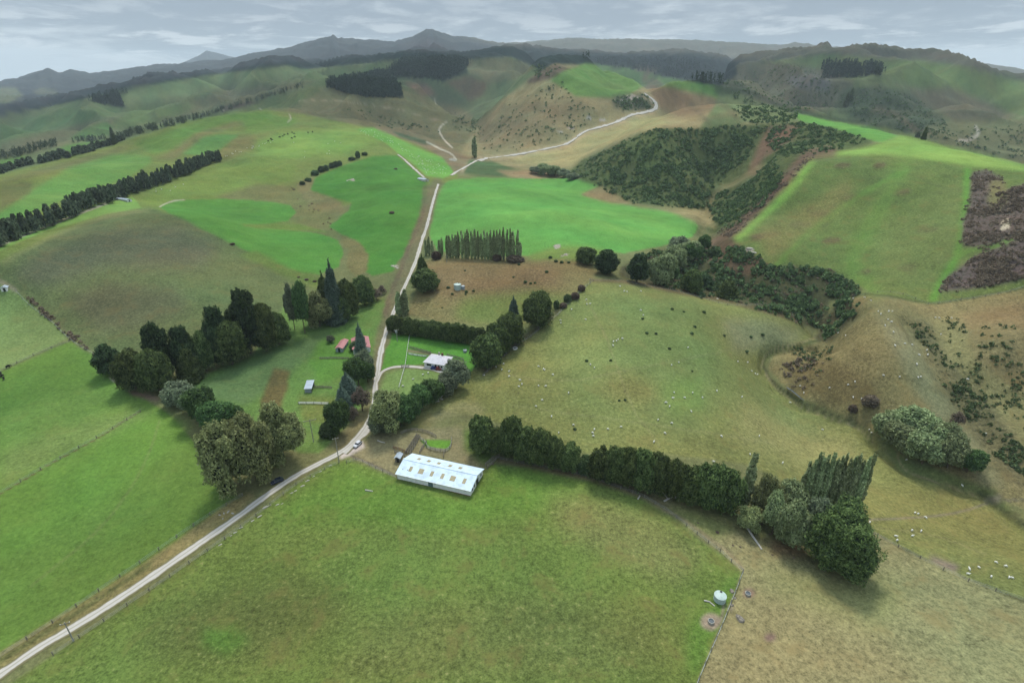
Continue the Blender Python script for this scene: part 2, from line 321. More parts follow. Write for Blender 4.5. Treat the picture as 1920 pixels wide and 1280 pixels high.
fld([(1740,235),(1800,225),(1920,225),(2120,240),(2120,330),(1920,310),(1800,282),(1730,262)], (118,120,82), 3, .5, .5)
lne([(1680,160),(1760,180),(1830,202),(1890,214),(1925,222)], (140,134,104), 2, 1)
lne([(1500,155),(1535,150),(1520,175),(1545,205),(1550,210)], (138,130,104), 2, 1)
lne([(1830,238),(1838,252),(1815,265),(1800,264)], (190,180,160), 5, 1)
lne([(1640,205),(1680,215),(1720,250),(1745,250)], (122,106,82), 10, 4, .7)
fld([(1340,180),(1400,178),(1480,212),(1560,230),(1700,252),(1700,244),(1560,218),(1440,190),(1380,150),(1340,160)], (52,68,50), 3, 0, .8, .8)
fld([(1092,106),(1290,104),(1380,122),(1384,142),(1350,163),(1250,145),(1180,127),(1100,118)], (34,50,48), 2, 0, .7)
fld([(1190,128),(1240,130),(1225,140),(1195,134)], (120,112,90), 2, .3)
lne([(897,302),(919,297),(959,293),(993,287),(1026,280),(1060,273),(1077,264),(1094,249),(1124,241),(1157,232),(1184,217),(1218,212),(1234,203),(1227,189),(1208,178)], (184,166,128), 10, 2, .8, .3, .2)
lne([(868,318),(884,308),(900,302)], (190,172,140), 13, 3, .8, .3)
lne([(1200,255),(1300,228),(1400,208)], (150,132,96), 6, 4, .6, .6, .4)
lne([(1260,175),(1300,200),(1330,232)], (104,94,70), 7, 4, .7, .6, .6)
lne([(1330,185),(1370,205),(1385,225)], (104,94,70), 7, 4, .7, .6, .6)
lne([(940,205),(1000,200),(1060,212),(1110,235)], (116,108,80), 7, 4, .6, .6, .7)
lne([(900,240),(980,228),(1040,240),(1070,255)], (116,108,80), 7, 4, .6, .6, .7)
# left country, ridge with sheep, shelter belts
fld([(-200,420),(-200,380),(0,328),(100,303),(200,277),(260,255),(340,232),(430,212),(500,207),(560,213),(700,242),(760,262),(850,300),(860,335),(820,350),(780,345),(600,400),(500,500),(-200,500)], (118,134,68), 1, .5, .12)
fld([(0,338),(100,310),(200,285),(250,265),(210,300),(110,320),(0,348)], (116,120,74), 4, .5)
fld([(-60,440),(0,400),(60,358),(130,315),(210,290),(282,292),(285,305),(240,335),(150,365),(60,400),(0,432)], (94,148,66), 3, .25, .05)
fld([(0,348),(60,340),(60,360),(0,395)], (112,116,68), 3, .5)
fld([(250,270),(340,238),(430,214),(500,209),(530,222),(460,232),(380,250),(330,275),(290,290)], (92,138,58), 4, .3)
fld([(320,290),(340,270),(380,253),(450,253),(430,270),(405,292),(350,290)], (86,146,70), 1, .2)
fld([(290,300),(320,285),(370,250),(440,228),(470,230),(380,258),(330,300)], (126,126,78), 3, .4)
fld([(460,225),(560,222),(545,240),(460,250)], (100,140,56), 4, .3)
fld([(400,292),(450,255),(520,250),(500,268),(430,300)], (126,126,76), 4, .5)
fld([(480,262),(560,245),(640,240),(690,245),(722,262),(640,290),(560,296),(480,290)], (122,162,68), 7, .15, .05)
fld([(250,378),(330,345),(420,310),(520,290),(560,310),(540,345),(430,370),(290,388)], (118,142,64), 5, .4)
fld([(400,372),(480,345),(560,350),(620,380),(640,440),(610,450),(560,420),(500,400)], (120,122,76), 4, .5, .4)
fld([(555,345),(590,330),(610,350),(640,380),(650,400),(620,400),(580,390)], (130,124,82), 3, .5, .3)
fld([(-60,480),(0,455),(100,415),(200,378),(250,370),(266,390),(180,408),(80,435),(0,470),(-60,500)], (114,164,72), 1, .1, .02)
fld([(668,243),(700,240),(722,246),(750,262),(800,285),(832,295),(852,325),(830,336),(800,330),(772,305),(750,290),(722,268)], (92,166,62), 1, .15, .03)
fld([(700,238),(760,240),(815,265),(870,290),(885,300),(855,325),(830,296),(780,268),(720,248)], (136,122,92), 2, .5, .5)
fld([(735,245),(800,265),(800,272),(750,258)], (78,100,70), 2, .2, .6)
fld([(880,300),(920,302),(975,320),(990,332),(900,330),(870,325)], (82,108,68), 2, .3, .6)
fld([(930,320),(1010,320),(1060,332),(1050,338),(970,338)], (150,132,96), 2, .5, .3)
# bright fields
fld([(583,356),(590,335),(640,312),(700,293),(745,292),(775,318),(800,340),(800,380),(785,420),(762,470),(735,510),(700,518),(686,510),(690,480),(672,455),(640,440),(618,425),(640,405),(655,395),(660,380),(630,372),(600,362)], (60,136,48), 1, .12, .0)
fld([(583,356),(600,362),(630,372),(655,380),(700,365),(760,352),(760,340),(650,350)], (52,116,40), 4, 0, 0, .6)
fld([(300,388),(335,376),(420,373),(500,378),(545,385),(556,398),(540,415),(490,422),(450,424),(520,430),(600,438),(635,452),(645,475),(635,500),(600,516),(560,512),(500,490),(440,462),(380,432),(330,410)], (70,144,52), 1, .12, 0)
fld([(450,421),(560,421),(620,436),(560,432),(480,428)], (104,130,58), 1)
fld([(826,350),(845,338),(900,333),(1000,336),(1060,334),(1100,338),(1128,346),(1110,356),(1090,365),(1140,378),(1210,388),(1270,400),(1305,415),(1310,430),(1298,445),(1240,462),(1170,475),(1100,468),(1050,470),(990,480),(900,480),(820,470),(806,440),(815,390)], (76,158,64), 1, .12, 0)
fld([(900,360),(1000,380),(1100,390),(1200,400),(1290,415),(1290,435),(1150,450),(1000,430),(900,420)], (92,180,72), 14, .05, 0, .55)
fld([(990,480),(1040,462),(1100,462),(1160,475),(1150,490),(1080,490),(1000,492)], (112,140,66), 4, .4)
fld([(640,440),(675,455),(692,480),(688,510),(670,520),(650,500),(655,470),(640,455)], (122,118,76), 2, .6, .2)
fld([(640,355),(690,345),(690,370),(660,380),(640,372)], (66,140,50), 5, .2, 0, .7)
# olive hill
fld([(0,492),(60,465),(130,430),(200,405),(280,390),(330,405),(400,440),(470,475),(545,512),(600,545),(560,620),(400,660),(190,665),(130,625),(60,560),(30,538),(0,520),(-200,560),(-200,520)], (102,114,72), 2, .55, .1)
fld([(60,480),(180,435),(330,420),(420,460),(380,500),(200,500),(80,540),(20,520)], (100,102,78), 14, .6, .15, .9)
fld([(120,560),(200,530),(330,540),(360,580),(240,620),(180,620)], (100,100,74), 12, .6, .2, .7)
fld([(0,490),(100,440),(200,402),(290,390),(280,397),(180,415),(90,450),(10,495)], (132,136,88), 3, .5, 0)
fld([(480,470),(545,505),(610,520),(600,545),(540,520),(450,480)], (106,124,62), 4, .6)
# left pastures
fld([(-200,560),(0,530),(30,545),(100,605),(130,635),(60,668),(0,695),(-200,740)], (122,142,84), 2, .35, .03)
fld([(-200,760),(0,697),(132,640),(190,675),(220,710),(260,740),(310,770),(380,840),(420,920),(450,935),(300,1050),(0,1225),(-200,1340)], (94,134,54), 2, .2, .03)
fld([(0,780),(100,740),(240,720),(260,745),(150,790),(0,860)], (98,140,62), 16, .35)
fld([(0,850),(120,800),(260,765),(300,775),(130,855),(0,915)], (112,138,72), 12, .45)
fld([(0,925),(130,852),(300,772),(360,800),(250,900),(100,1000),(0,1050)], (92,138,52), 10, .15)
lne([(0,926),(60,890),(130,850),(200,812),(262,772)], (104,96,64), 2, 0)
lne([(0,697),(60,668),(130,640)], (100,110,72), 2, 0)
# middle: paddock with poles, yard, gardens
fld([(545,560),(600,590),(700,565),(722,560),(720,620),(690,700),(680,760),(640,810),(600,850),(560,850),(400,760),(350,715),(470,670)], (98,136,66), 2, .35, .05)
fld([(370,720),(480,670),(620,620),(600,650),(520,720),(460,760),(390,750)], (98,124,76), 6, .25)
fld([(515,690),(545,695),(530,760),(495,790),(490,750)], (110,100,62), 3, .6, .5)
fld([(560,740),(640,745),(640,800),(570,790)], (112,124,64), 5, .5, .1)
fld([(600,640),(690,620),(690,640),(660,700),(600,720),(580,680)], (90,142,54), 4, .25)
fld([(736,625),(800,632),(880,645),(905,650),(890,690),(868,720),(838,710),(850,690),(800,682),(742,690),(712,698),(724,655)], (70,146,48), 1, .1, 0)
fld([(716,720),(725,700),(760,690),(810,693),(838,705),(820,735),(780,750),(745,755),(712,745)], (118,144,80), 2, .3, 0)
lne([(766,658),(800,662),(830,668)], (126,118,92), 5, 1)
lne([(820,668),(868,678)], (126,118,92), 4, 1)
fld([(700,750),(740,760),(820,790),(790,810),(745,812),(700,812)], (96,104,62), 3, .4, .2)
# verges
fld([(0,1225),(120,1150),(260,1060),(400,965),(440,935),(470,950),(300,1070),(140,1172),(0,1262)], (136,130,84), 3, .7, .2)
lne([(0,1240),(140,1152),(300,1045),(430,955)], (96,104,62), 8, 3)
lne([(290,1055),(400,975),(470,930)], (154,142,96), 12, 4, .8)
lne([(820,345),(806,380),(795,425),(780,455),(762,500),(745,545),(728,590),(714,640),(705,690)], (120,114,84), 22, 3, .8, .5, .35)
lne([(797,350),(794,400),(775,440),(755,500),(740,530),(722,590)], (112,98,78), 8, 2, .7, .5, .5)
lne([(640,835),(680,790),(700,760)], (128,116,84), 26, 5, .7)
# brown paddock
fld([(790,492),(830,485),(980,492),(1060,487),(1090,490),(1125,510),(1105,530),(1060,570),(1000,600),(940,625),(900,612),(800,600),(765,590),(775,560),(800,520)], (128,118,78), 3, .9, .15)
fld([(800,500),(900,492),(1040,500),(1060,530),(950,560),(830,560),(790,540)], (134,112,80), 12, .8, .15, .8)
fld([(870,560),(1000,545),(1080,560),(1000,600),(900,610),(850,590)], (116,130,66), 10, .6, .05, .8)
# big sheep paddock and scrub gully
fld([(1110,527),(1250,545),(1400,573),(1500,605),(1530,637),(1500,655),(1445,670),(1432,690),(1450,720),(1500,755),(1560,785),(1640,815),(1660,850),(1700,885),(1780,910),(1850,930),(1905,970),(1920,990),(2120,1080),(2120,1240),(1920,1125),(1760,1060),(1610,985),(1560,940),(1400,870),(1250,850),(1100,850),(980,810),(900,780),(820,770),(790,800),(760,800),(800,760),(860,715),(960,655),(1050,585)], (126,130,76), 2, .6, .25)
fld([(1080,560),(1150,540),(1300,560),(1350,640),(1330,780),(1280,820),(1160,760),(1050,700),(1020,640)], (118,136,80), 26, .35, .25, .7)
fld([(1350,600),(1440,600),(1510,625),(1480,650),(1380,660)], (132,138,104), 10, .3, .2, .7)
fld([(1130,700),(1200,700),(1240,740),(1200,770),(1130,750)], (120,112,66), 16, .9, .3, .7)
fld([(1380,740),(1500,790),(1600,820),(1640,900),(1500,880),(1380,830)], (148,142,92), 20, .7, .2, .7)
fld([(1240,720),(1310,700),(1320,770),(1260,780)], (112,138,70), 10, .3, .2, .7)
lne([(800,790),(860,760),(900,770)], (158,150,112), 16, 8, .6)
fld([(1440,690),(1455,665),(1510,650),(1540,640),(1600,600),(1595,560),(1640,555),(1740,572),(1800,565),(1930,540),(2120,520),(2120,1060),(1930,960),(1860,925),(1790,900),(1700,840),(1560,770),(1480,735)], (138,130,88), 2, .75, .4)
fld([(1640,580),(1720,640),(1760,720),(1830,820),(1890,920),(1840,910),(1760,800),(1700,700)], (138,140,104), 10, .4, .5, .8)
fld([(1460,690),(1560,670),(1640,720),(1640,760),(1550,760),(1490,735)], (112,100,66), 10, .8, .7, .7)
fld([(1700,600),(1740,600),(1780,680),(1860,760),(1925,850),(1925,930),(1860,870),(1790,770),(1740,680)], (112,106,76), 8, .6, 1, .8)
fld([(1800,590),(1925,560),(2120,560),(2120,820),(1925,740),(1830,680)], (134,116,82), 8, .8, .6, .7)
fld([(1650,820),(1700,860),(1790,890),(1870,920),(1900,970),(1840,930),(1780,915),(1690,885)], (104,118,70), 4, .3, .3)
lne([(1432,690),(1436,670),(1455,658),(1500,645),(1540,638)], (80,90,56), 4, 1, .9, .1, .8)
lne([(1434,690),(1450,720),(1500,757),(1560,780),(1610,795),(1640,820)], (92,94,64), 5, 1, .9, .3, .9)
lne([(1620,975),(1700,972),(1800,962),(1860,940),(1920,936)], (126,122,104), 3, 1)
lne([(1850,936),(1875,932)], (150,142,128), 9, 3, .8)
lne([(1840,925),(1880,960),(1920,985)], (70,78,52), 12, 3, .8, .2, .9)
lne([(1610,985),(1700,1033),(1800,1083),(1925,1127)], (94,92,62), 4, 1)
lne([(1625,1000),(1720,1055),(1820,1100),(1925,1145)], (162,142,110), 10, 3, .6)
fld([(1740,1040),(1800,1060),(1790,1075),(1750,1058)], (140,122,108), 5, .4)
# right-hand hill
fld([(1365,452),(1400,420),(1440,380),(1480,330),(1512,296),(1530,288),(1580,286),(1625,275),(1655,268),(1700,255),(1480,212),(1560,228),(1660,240),(1800,280),(1925,312),(2120,380),(2120,520),(1925,538),(1800,562),(1740,570),(1640,550),(1560,510),(1490,498),(1450,500)], (104,122,66), 1, .7, .5)
fld([(1490,212),(1560,228),(1640,240),(1685,256),(1655,268),(1620,262),(1560,245),(1500,228)], (86,156,62), 1, .1, 0)
fld([(1655,268),(1690,254),(1760,272),(1830,285),(1925,312),(2120,370),(2120,400),(1925,322),(1820,312),(1740,300),(1660,290),(1540,292),(1520,290),(1620,278)], (128,170,72), 3, .1, .02)
fld([(1370,450),(1440,380),(1500,310),(1515,296),(1530,300),(1510,330),(1480,370),(1420,420),(1390,450)], (116,178,64), 5, .2, .05, .9)
for x, y, w_ in ((1440,440,30),(1500,420,26),(1540,400,30),(1600,370,22),(1560,450,24),(1690,360,20),(1740,430,26),(1700,500,24),(1580,310,20),(1650,310,16),(1620,510,18),(1420,445,16)): fld([(x - w_, y + 4), (x - 4, y - 5), (x + w_, y - 3), (x + w_ * .5, y + 6), (x - w_ * .4, y + 8)], (106,92,68), 2, .7, 1, .75, 1)
lne([(1455,500),(1500,450),(1560,400),(1640,350),(1700,320)], (92,140,58), 9, 3, .85, .2, .05)
lne([(1700,300),(1660,380),(1620,440),(1590,500),(1640,548)], (96,138,60), 24, 10, .7, .3, .1)
lne([(1815,320),(1812,400),(1795,480),(1765,530),(1750,560)], (80,150,50), 14, 4, .9, .1, .1)
fld([(1420,430),(1520,380),(1600,330),(1590,380),(1500,450),(1440,490)], (132,126,78), 10, .8, .5, .7)
fld([(1680,420),(1800,330),(1800,460),(1740,540),(1660,530),(1640,470)], (112,124,72), 12, .6, .3, .6)
fld([(1822,325),(1850,320),(1880,335),(1875,360),(1925,345),(2120,380),(2120,500),(1925,480),(1900,460),(1840,470),(1805,460),(1805,420),(1818,380)], (104,92,84), 3, .3, 1)
fld([(1860,335),(1885,340),(1890,380),(1870,400),(1850,380)], (120,116,78), 4, .6, .5)
fld([(1762,548),(1775,520),(1830,480),(1925,450),(2120,450),(2120,510),(1925,522),(1840,540)], (106,94,88), 3, .3, 1)
lne([(1800,480),(1820,468),(1860,465),(1925,440)], (98,144,58), 8, 2, .8, .1, .2)
fld([(1878,418),(1892,412),(1893,430),(1875,436)], (196,184,158), 1, .1)
for tr in ([(660,880),(700,960),(820,1040),(900,1150)],[(905,890),(960,960),(1100,1010),(1300,1080)],[(640,885),(560,960),(500,1060),(430,1200)],[(940,700),(1050,720),(1200,690),(1400,650)],[(960,760),(1100,780),(1250,800),(1450,830)],[(1100,560),(1150,660),(1180,760),(1240,840)],[(1380,1000),(1450,1100),(1600,1180),(1800,1240)],[(1400,1130),(1500,1200),(1560,1290)],[(300,790),(260,900),(180,1000),(60,1100)],[(1640,990),(1750,1000),(1850,1040)]):
    lne(tr, (150,142,104), 2.5, 1, .32, .6)
# scrub gully and hills
fld([(1062,330),(1090,300),(1150,275),(1200,250),(1240,240),(1290,242),(1330,240),(1400,235),(1500,228),(1560,240),(1640,266),(1620,276),(1530,288),(1512,296),(1470,350),(1420,400),(1370,445),(1310,430),(1330,395),(1190,385),(1120,350)], (84,98,58), 3, .4, .9)
lne([(1560,285),(1530,288),(1510,296),(1470,345),(1420,395),(1370,440),(1330,460),(1300,490)], (116,90,78), 20, 4, .8, .3, .8)
fld([(1440,240),(1500,232),(1490,260),(1430,300),(1420,330),(1400,330),(1420,280)], (112,92,72), 4, .5, .6)
fld([(1200,385),(1330,395),(1345,430),(1310,420),(1260,398)], (152,140,98), 4, .5, .3)
lne([(1430,310),(1380,345),(1340,360),(1325,400),(1320,430)], (132,124,86), 8, 3, .8, .4, .4)
fld([(1300,480),(1370,450),(1450,503),(1490,500),(1560,510),(1620,545),(1595,565),(1560,560),(1530,620),(1500,605),(1400,573),(1250,543),(1160,520),(1165,500),(1230,470)], (78,80,54), 3, .4, .9)
fld([(1310,470),(1370,450),(1440,500),(1400,520),(1340,500)], (104,86,66), 5, .5, .6)
fld([(1540,600),(1590,560),(1612,590),(1560,640),(1530,640)], (84,82,58), 4, .5, .9)
lne([(1110,527),(1180,528),(1250,543),(1400,573),(1500,603)], (110,94,68), 7, 2, .8, .4, .7)
lne([(1596,556),(1640,550),(1740,571),(1800,563),(1925,538)], (84,96,56), 3, 1)
fld([(1090,365),(1128,350),(1180,380),(1270,398),(1210,390),(1140,380)], (140,130,92), 3, .5, .3)
# woolshed paddock
fld([(650,862),(700,880),(745,898),(880,932),(905,885),(925,866),(1000,880),(1100,902),(1200,935),(1255,965),(1310,1010),(1352,1040),(1392,1072),(1378,1110),(1350,1180),(1300,1300),(-200,1400),(0,1295),(150,1195),(300,1095),(450,990),(560,905),(610,875)], (107,125,60), 2, .7, .15)
fld([(640,865),(745,900),(880,932),(930,868),(1100,905),(1240,960),(1000,960),(860,990),(640,980),(500,980)], (84,134,48), 16, .4, .08, .85)
fld([(1020,930),(1120,920),(1240,970),(1330,1040),(1270,1100),(1150,1050),(1050,990)], (124,124,76), 20, .9, .2, .75)
fld([(700,1150),(1000,1110),(1250,1140),(1290,1240),(1100,1280),(600,1280)], (108,110,64), 30, .9, .2, .6)
fld([(300,1140),(560,1080),(700,1150),(500,1250),(250,1230)], (98,102,58), 30, .9, .2, .6)
fld([(1370,1080),(1392,1075),(1350,1180),(1310,1270),(1290,1260),(1290,1180)], (82,128,48), 10, .4, .1, .8)
fld([(380,1180),(440,1170),(470,1200),(430,1230),(380,1210)], (82,130,48), 10, .4, .1, .8)
# strip beside the belt and dry paddock at bottom right
fld([(925,860),(1000,868),(1100,885),(1200,915),(1300,945),(1380,985),(1500,1040),(1560,1070),(1640,1000),(1700,1035),(1925,1130),(2120,1200),(2120,1400),(1300,1400),(1310,1270),(1350,1180),(1392,1072),(1352,1035),(1310,1005),(1255,960),(1200,930),(1100,897),(1000,876)], (143,138,97), 2, .75, .2)
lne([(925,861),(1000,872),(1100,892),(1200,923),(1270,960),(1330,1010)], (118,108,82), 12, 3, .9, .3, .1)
fld([(1240,950),(1300,950),(1390,990),(1340,1010),(1280,985)], (122,128,76), 8, .4, .1, .9)
fld([(1400,1070),(1600,1075),(1700,1110),(1650,1180),(1480,1120)], (138,140,90), 22, .4, .1, .8)
fld([(1440,1010),(1500,1020),(1520,1045),(1450,1040)], (142,112,80), 8, .6, .2, .8)
lne([(1245,955),(1300,985),(1360,1030),(1395,1065)], (150,134,108), 5, 2, .7)
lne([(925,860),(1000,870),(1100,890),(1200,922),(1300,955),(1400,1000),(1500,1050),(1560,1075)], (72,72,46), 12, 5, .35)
for x, y, r, c in ((1333,1165,24,(158,142,124)),(1404,1112,14,(140,118,102)),(1388,1160,16,(128,124,86)),(1445,1195,13,(122,102,92)),(1370,1140,6,(150,140,124))):
    fld([(x + r * math.cos(a) * random.uniform(.8, 1.1), y + .7 * r * math.sin(a)) for a in np.linspace(0, 6, 9)], c, 3, .2, .1, .9, 1)
lne([(1335,1180),(1352,1165),(1358,1130)], (152,138,120), 5, 2, .8)
lne([(1304,1290),(1352,1180),(1385,1100),(1394,1070)], (84,90,56), 2, 0)
# yard behind the shed
fld([(668,838),(700,815),(790,805),(880,800),(930,858),(905,880),(780,850),(745,890),(700,876),(655,852)], (138,134,98), 4, .4, .1)
fld([(868,800),(930,820),(930,862),(905,872),(870,840)], (90,118,56), 6, .3)
fld([(790,825),(845,825),(843,842),(800,838)], (84,152,44), 1, .05)
lne([(648,850),(700,872),(745,892)], (112,106,88), 4, 1)
fld([(640,862),(636,848),(660,838),(680,826),(684,838),(664,850)], (198,192,180), 2, 0, 0)
lne([(1436,700),(1449,724),(1478,747),(1510,768),(1560,786),(1608,803),(1640,828)], (158,146,112), 2.5, 1, .8, .4)
lne([(1530,634),(1498,643),(1456,654),(1434,668),(1428,690)], (160,148,112), 2.5, 1, .8, .4)
lne([(1700,848),(1680,850),(1700,886),(1780,912),(1850,936)], (160,150,112), 3, 1, .7, .4)
# small tracks and bare scars
T_ = (196,188,166)
lne([(801,267),(815,274),(828,281),(848,289),(856,300)], T_, 3, 0, .9)
lne([(838,230),(826,238),(823,247),(835,265),(848,277)], T_, 3, 0, .9)
lne([(838,230),(800,222),(760,208),(700,198),(620,188),(560,190)], (168,154,124), 2, 0, .7)
lne([(815,185),(818,196)], T_, 2, 0, .9); lne([(543,215),(546,224),(540,230)], T_, 2, 0, .8); lne([(486,203),(490,206)], T_, 2, 0, .8)
lne([(415,212),(420,205)], T_, 2, 0, .9); lne([(300,388),(320,378),(345,375)], T_, 2, 0, .8)
lne([(-20,470),(20,452),(60,436),(130,408),(200,382)], (176,170,146), 4, 0, .9)
lne([(0,528),(12,535),(30,545)], (150,140,115), 8, 2, .9)
fld([(205,708),(222,702),(232,715),(215,716)], (190,176,150), 1); fld([(235,728),(300,745),(300,752),(250,742)], (136,112,96), 3, .3)
lne([(908,700),(960,652),(1000,625),(1050,580)], (98,82,68), 7, 3, .8)
for x, y, r in ((1200,192,6),(1178,186,6),(1160,190,5),(1188,183,7),(1222,190,4),(1130,225,5),(1105,222,4),(1070,240,5),(1050,248,4),(848,300,5),(1400,468,8),(1412,470,5),(1575,578,4),(1580,590,4),(742,500,4),(1045,462,6),(1060,478,6),(660,338,4)):
    for k in range(9): fld([(x + random.uniform(-r, r) * 1.6 + a, y + random.uniform(-r, r) * .6 + b) for a, b in ((-1, 0), (0, -1), (1.4, 0), (0, 1))], (168,160,146), 0, .1)
random.seed(5)
def samp(px, py):
    return bil(IMG, np.clip(py - OY, 0, PH - 1.01), np.clip(px - OX, 0, PW - 1.01))
wobx = fbm(XX / 14, YY / 14, 77, 3) * np.clip(900 / R2, .6, 3) * .9
woby = fbm(XX / 14 + 90, YY / 14, 78, 3) * np.clip(900 / R2, .5, 2) * .6
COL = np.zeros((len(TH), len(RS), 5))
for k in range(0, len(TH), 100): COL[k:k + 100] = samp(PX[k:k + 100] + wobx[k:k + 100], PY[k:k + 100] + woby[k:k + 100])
# colour drift of the pasture itself (dung, seed heads, moister hollows)
dr = 1 + .17 * fbm(XX / 70, YY / 70, 31, 5, .6) + .08 * fbm(XX / 9, YY / 9, 32, 3)
COL[..., :3] *= dr[..., None]
COL[..., 0] *= 1 + .13 * fbm(XX / 60, YY / 60, 35, 4)
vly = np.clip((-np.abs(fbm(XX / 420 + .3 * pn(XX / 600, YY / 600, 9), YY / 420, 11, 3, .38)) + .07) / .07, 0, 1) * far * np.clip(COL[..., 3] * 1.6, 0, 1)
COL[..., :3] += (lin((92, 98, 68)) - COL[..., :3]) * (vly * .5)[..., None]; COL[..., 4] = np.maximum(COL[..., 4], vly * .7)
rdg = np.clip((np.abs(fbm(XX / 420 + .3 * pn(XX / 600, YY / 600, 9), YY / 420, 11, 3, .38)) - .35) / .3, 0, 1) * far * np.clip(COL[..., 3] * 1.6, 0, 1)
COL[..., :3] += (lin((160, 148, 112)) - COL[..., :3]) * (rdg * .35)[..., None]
scr = np.clip(COL[..., 4] - .5, 0, 1) * 2
Zt = Zt + scr * (np.abs(fbm(XX / 9, YY / 9, 51, 3)) * 2.2 * np.clip(R2 / 500, .3, 2))
# ------------------------------------------------------------ mesh helpers
def mesh(name, V, F, mats=None, smooth_=False, col=None, fm=None):
    V = np.asarray(V, np.float32).reshape(-1, 3); me = bpy.data.meshes.new(name)
    if isinstance(F, np.ndarray):
        k = F.shape[1]; nf = len(F); loops = F.reshape(-1).astype(np.int32); st = np.arange(nf, dtype=np.int32) * k
    else:
        nf = len(F); loops = np.fromiter((i for f in F for i in f), np.int32); st = np.cumsum([0] + [len(f) for f in F[:-1]]).astype(np.int32)
    me.vertices.add(len(V)); me.vertices.foreach_set('co', V.reshape(-1))
    me.loops.add(len(loops)); me.loops.foreach_set('vertex_index', loops)
    me.polygons.add(nf); me.polygons.foreach_set('loop_start', st)
    for m in (mats if isinstance(mats, (list, tuple)) else [mats]):
        if m: me.materials.append(m)
    if fm is not None: me.polygons.foreach_set('material_index', np.asarray(fm, np.int32))
    me.polygons.foreach_set('use_smooth', np.full(nf, smooth_))
    me.update(calc_edges=True)
    if col is not None:
        at = me.color_attributes.new('Col', 'FLOAT_COLOR', 'POINT'); at.data.foreach_set('color', np.asarray(col, np.float32).reshape(-1))
    me.validate(); return me
def link(name, me, parent=None, loc=None, kind=None):
    o = bpy.data.objects.new(name, me); sc.collection.objects.link(o)
    if parent: o.parent = parent
    if loc is not None: o.location = loc
    if kind: o['kind'] = kind
    return o
def tag(o, label, cat, group=None):
    o['label'] = label; o['category'] = cat
    if group: o['group'] = group
    return o
def empty(name, loc, label, cat, rz=0, group=None):
    o = bpy.data.objects.new(name, None); sc.collection.objects.link(o); o.location = loc; o.rotation_euler = (0, 0, rz)
    o.empty_display_size = .5; return tag(o, label, cat, group)
# ------------------------------------------------------------ materials
def newmat(name):
    m = bpy.data.materials.new(name); m.use_nodes = True; nt = m.node_tree; b = nt.nodes['Principled BSDF']
    b.inputs['Specular IOR Level'].default_value = .25; b.inputs['Roughness'].default_value = .85; return m, nt, b
def bump(nt, b, h, strength=.5, dist=.1):
    n = nt.nodes.new('ShaderNodeBump'); n.inputs['Strength'].default_value = strength; n.inputs['Distance'].default_value = dist
    nt.links.new(h, n.inputs['Height']); nt.links.new(n.outputs[0], b.inputs['Normal'])
def pmat(name, c, rough=.7, var=.15, scale=1.5, spec=.3, metal=0):
    m, nt, b = newmat(name); tcn = nt.nodes.new('ShaderNodeTexCoord'); f = noise(nt, tcn.outputs['Object'], scale, 5, .65)
    c2 = tuple(x * (1 - var * 2) for x in c); c1 = tuple(x * (1 + var) for x in c)
    nt.links.new(mixc(nt, maprange(nt, f, .3, .7), c1, c2), b.inputs['Base Color']); b.inputs['Roughness'].default_value = rough
    b.inputs['Specular IOR Level'].default_value = spec; b.inputs['Metallic'].default_value = metal; return m
m_ground, nt, b = newmat('pasture'); b.inputs['Specular IOR Level'].default_value = .06; b.inputs['Roughness'].default_value = 1
at = nt.nodes.new('ShaderNodeAttribute'); at.attribute_name = 'Col'; a2 = nt.nodes.new('ShaderNodeAttribute'); a2.attribute_name = 'mix'
geo = nt.nodes.new('ShaderNodeNewGeometry'); pos = geo.outputs['Position']
s2 = nt.nodes.new('ShaderNodeSeparateColor'); nt.links.new(a2.outputs['Color'], s2.inputs[0]); DRY, SPK = s2.outputs[0], s2.outputs[1]
nA = noise(nt, pos, .8, 6, .7, .1); nB = noise(nt, pos, .11, 5, .6, .4); nC = noise(nt, pos, 2.2, 3, .7); nD = noise(nt, pos, .022, 4, .6)
c = at.outputs['Color']
var = mth(nt, 'ADD', mth(nt, 'MULTIPLY', nA, .75), mth(nt, 'ADD', mth(nt, 'MULTIPLY', nC, .5), mth(nt, 'MULTIPLY', nB, .2)))
amp = mth(nt, 'MULTIPLY_ADD', DRY, 1.3, .75)
fac = mth(nt, 'MULTIPLY_ADD', mth(nt, 'SUBTRACT', var, .725), mth(nt, 'MULTIPLY', amp, 1.8), 1.0)
vs = nt.nodes.new('ShaderNodeVectorMath'); vs.operation = 'SCALE'; nt.links.new(c, vs.inputs[0]); nt.links.new(fac, vs.inputs['Scale'])
patch = mth(nt, 'MULTIPLY', maprange(nt, mth(nt, 'ADD', mth(nt, 'MULTIPLY', nA, .5), mth(nt, 'MULTIPLY', nB, .5)), .5, .66), DRY)
dryc = mixc(nt, 1., c, (1.13, 1.02, .94), 'MULTIPLY')
c2 = mixc(nt, mth(nt, 'MULTIPLY', patch, .85), vs.outputs[0], dryc)
pale = mth(nt, 'MULTIPLY', maprange(nt, nA, .58, .72), DRY); c2 = mixc(nt, mth(nt, 'MULTIPLY', pale, .5), c2, A(196,184,132))
brn = mth(nt, 'MULTIPLY', maprange(nt, nB, .52, .68), DRY); c2 = mixc(nt, mth(nt, 'MULTIPLY', brn, .4), c2, A(120,102,66))
nE = noise(nt, pos, .42, 5, .75, .3); thr = mth(nt, 'MULTIPLY_ADD', SPK, -.2, .74)
sp = mth(nt, 'MULTIPLY', maprange(nt, mth(nt, 'SUBTRACT', nE, thr), 0, .05), mth(nt, 'MINIMUM', mth(nt, 'MULTIPLY', SPK, 2.), .8))
c2 = mixc(nt, sp, c2, A(62,66,44))
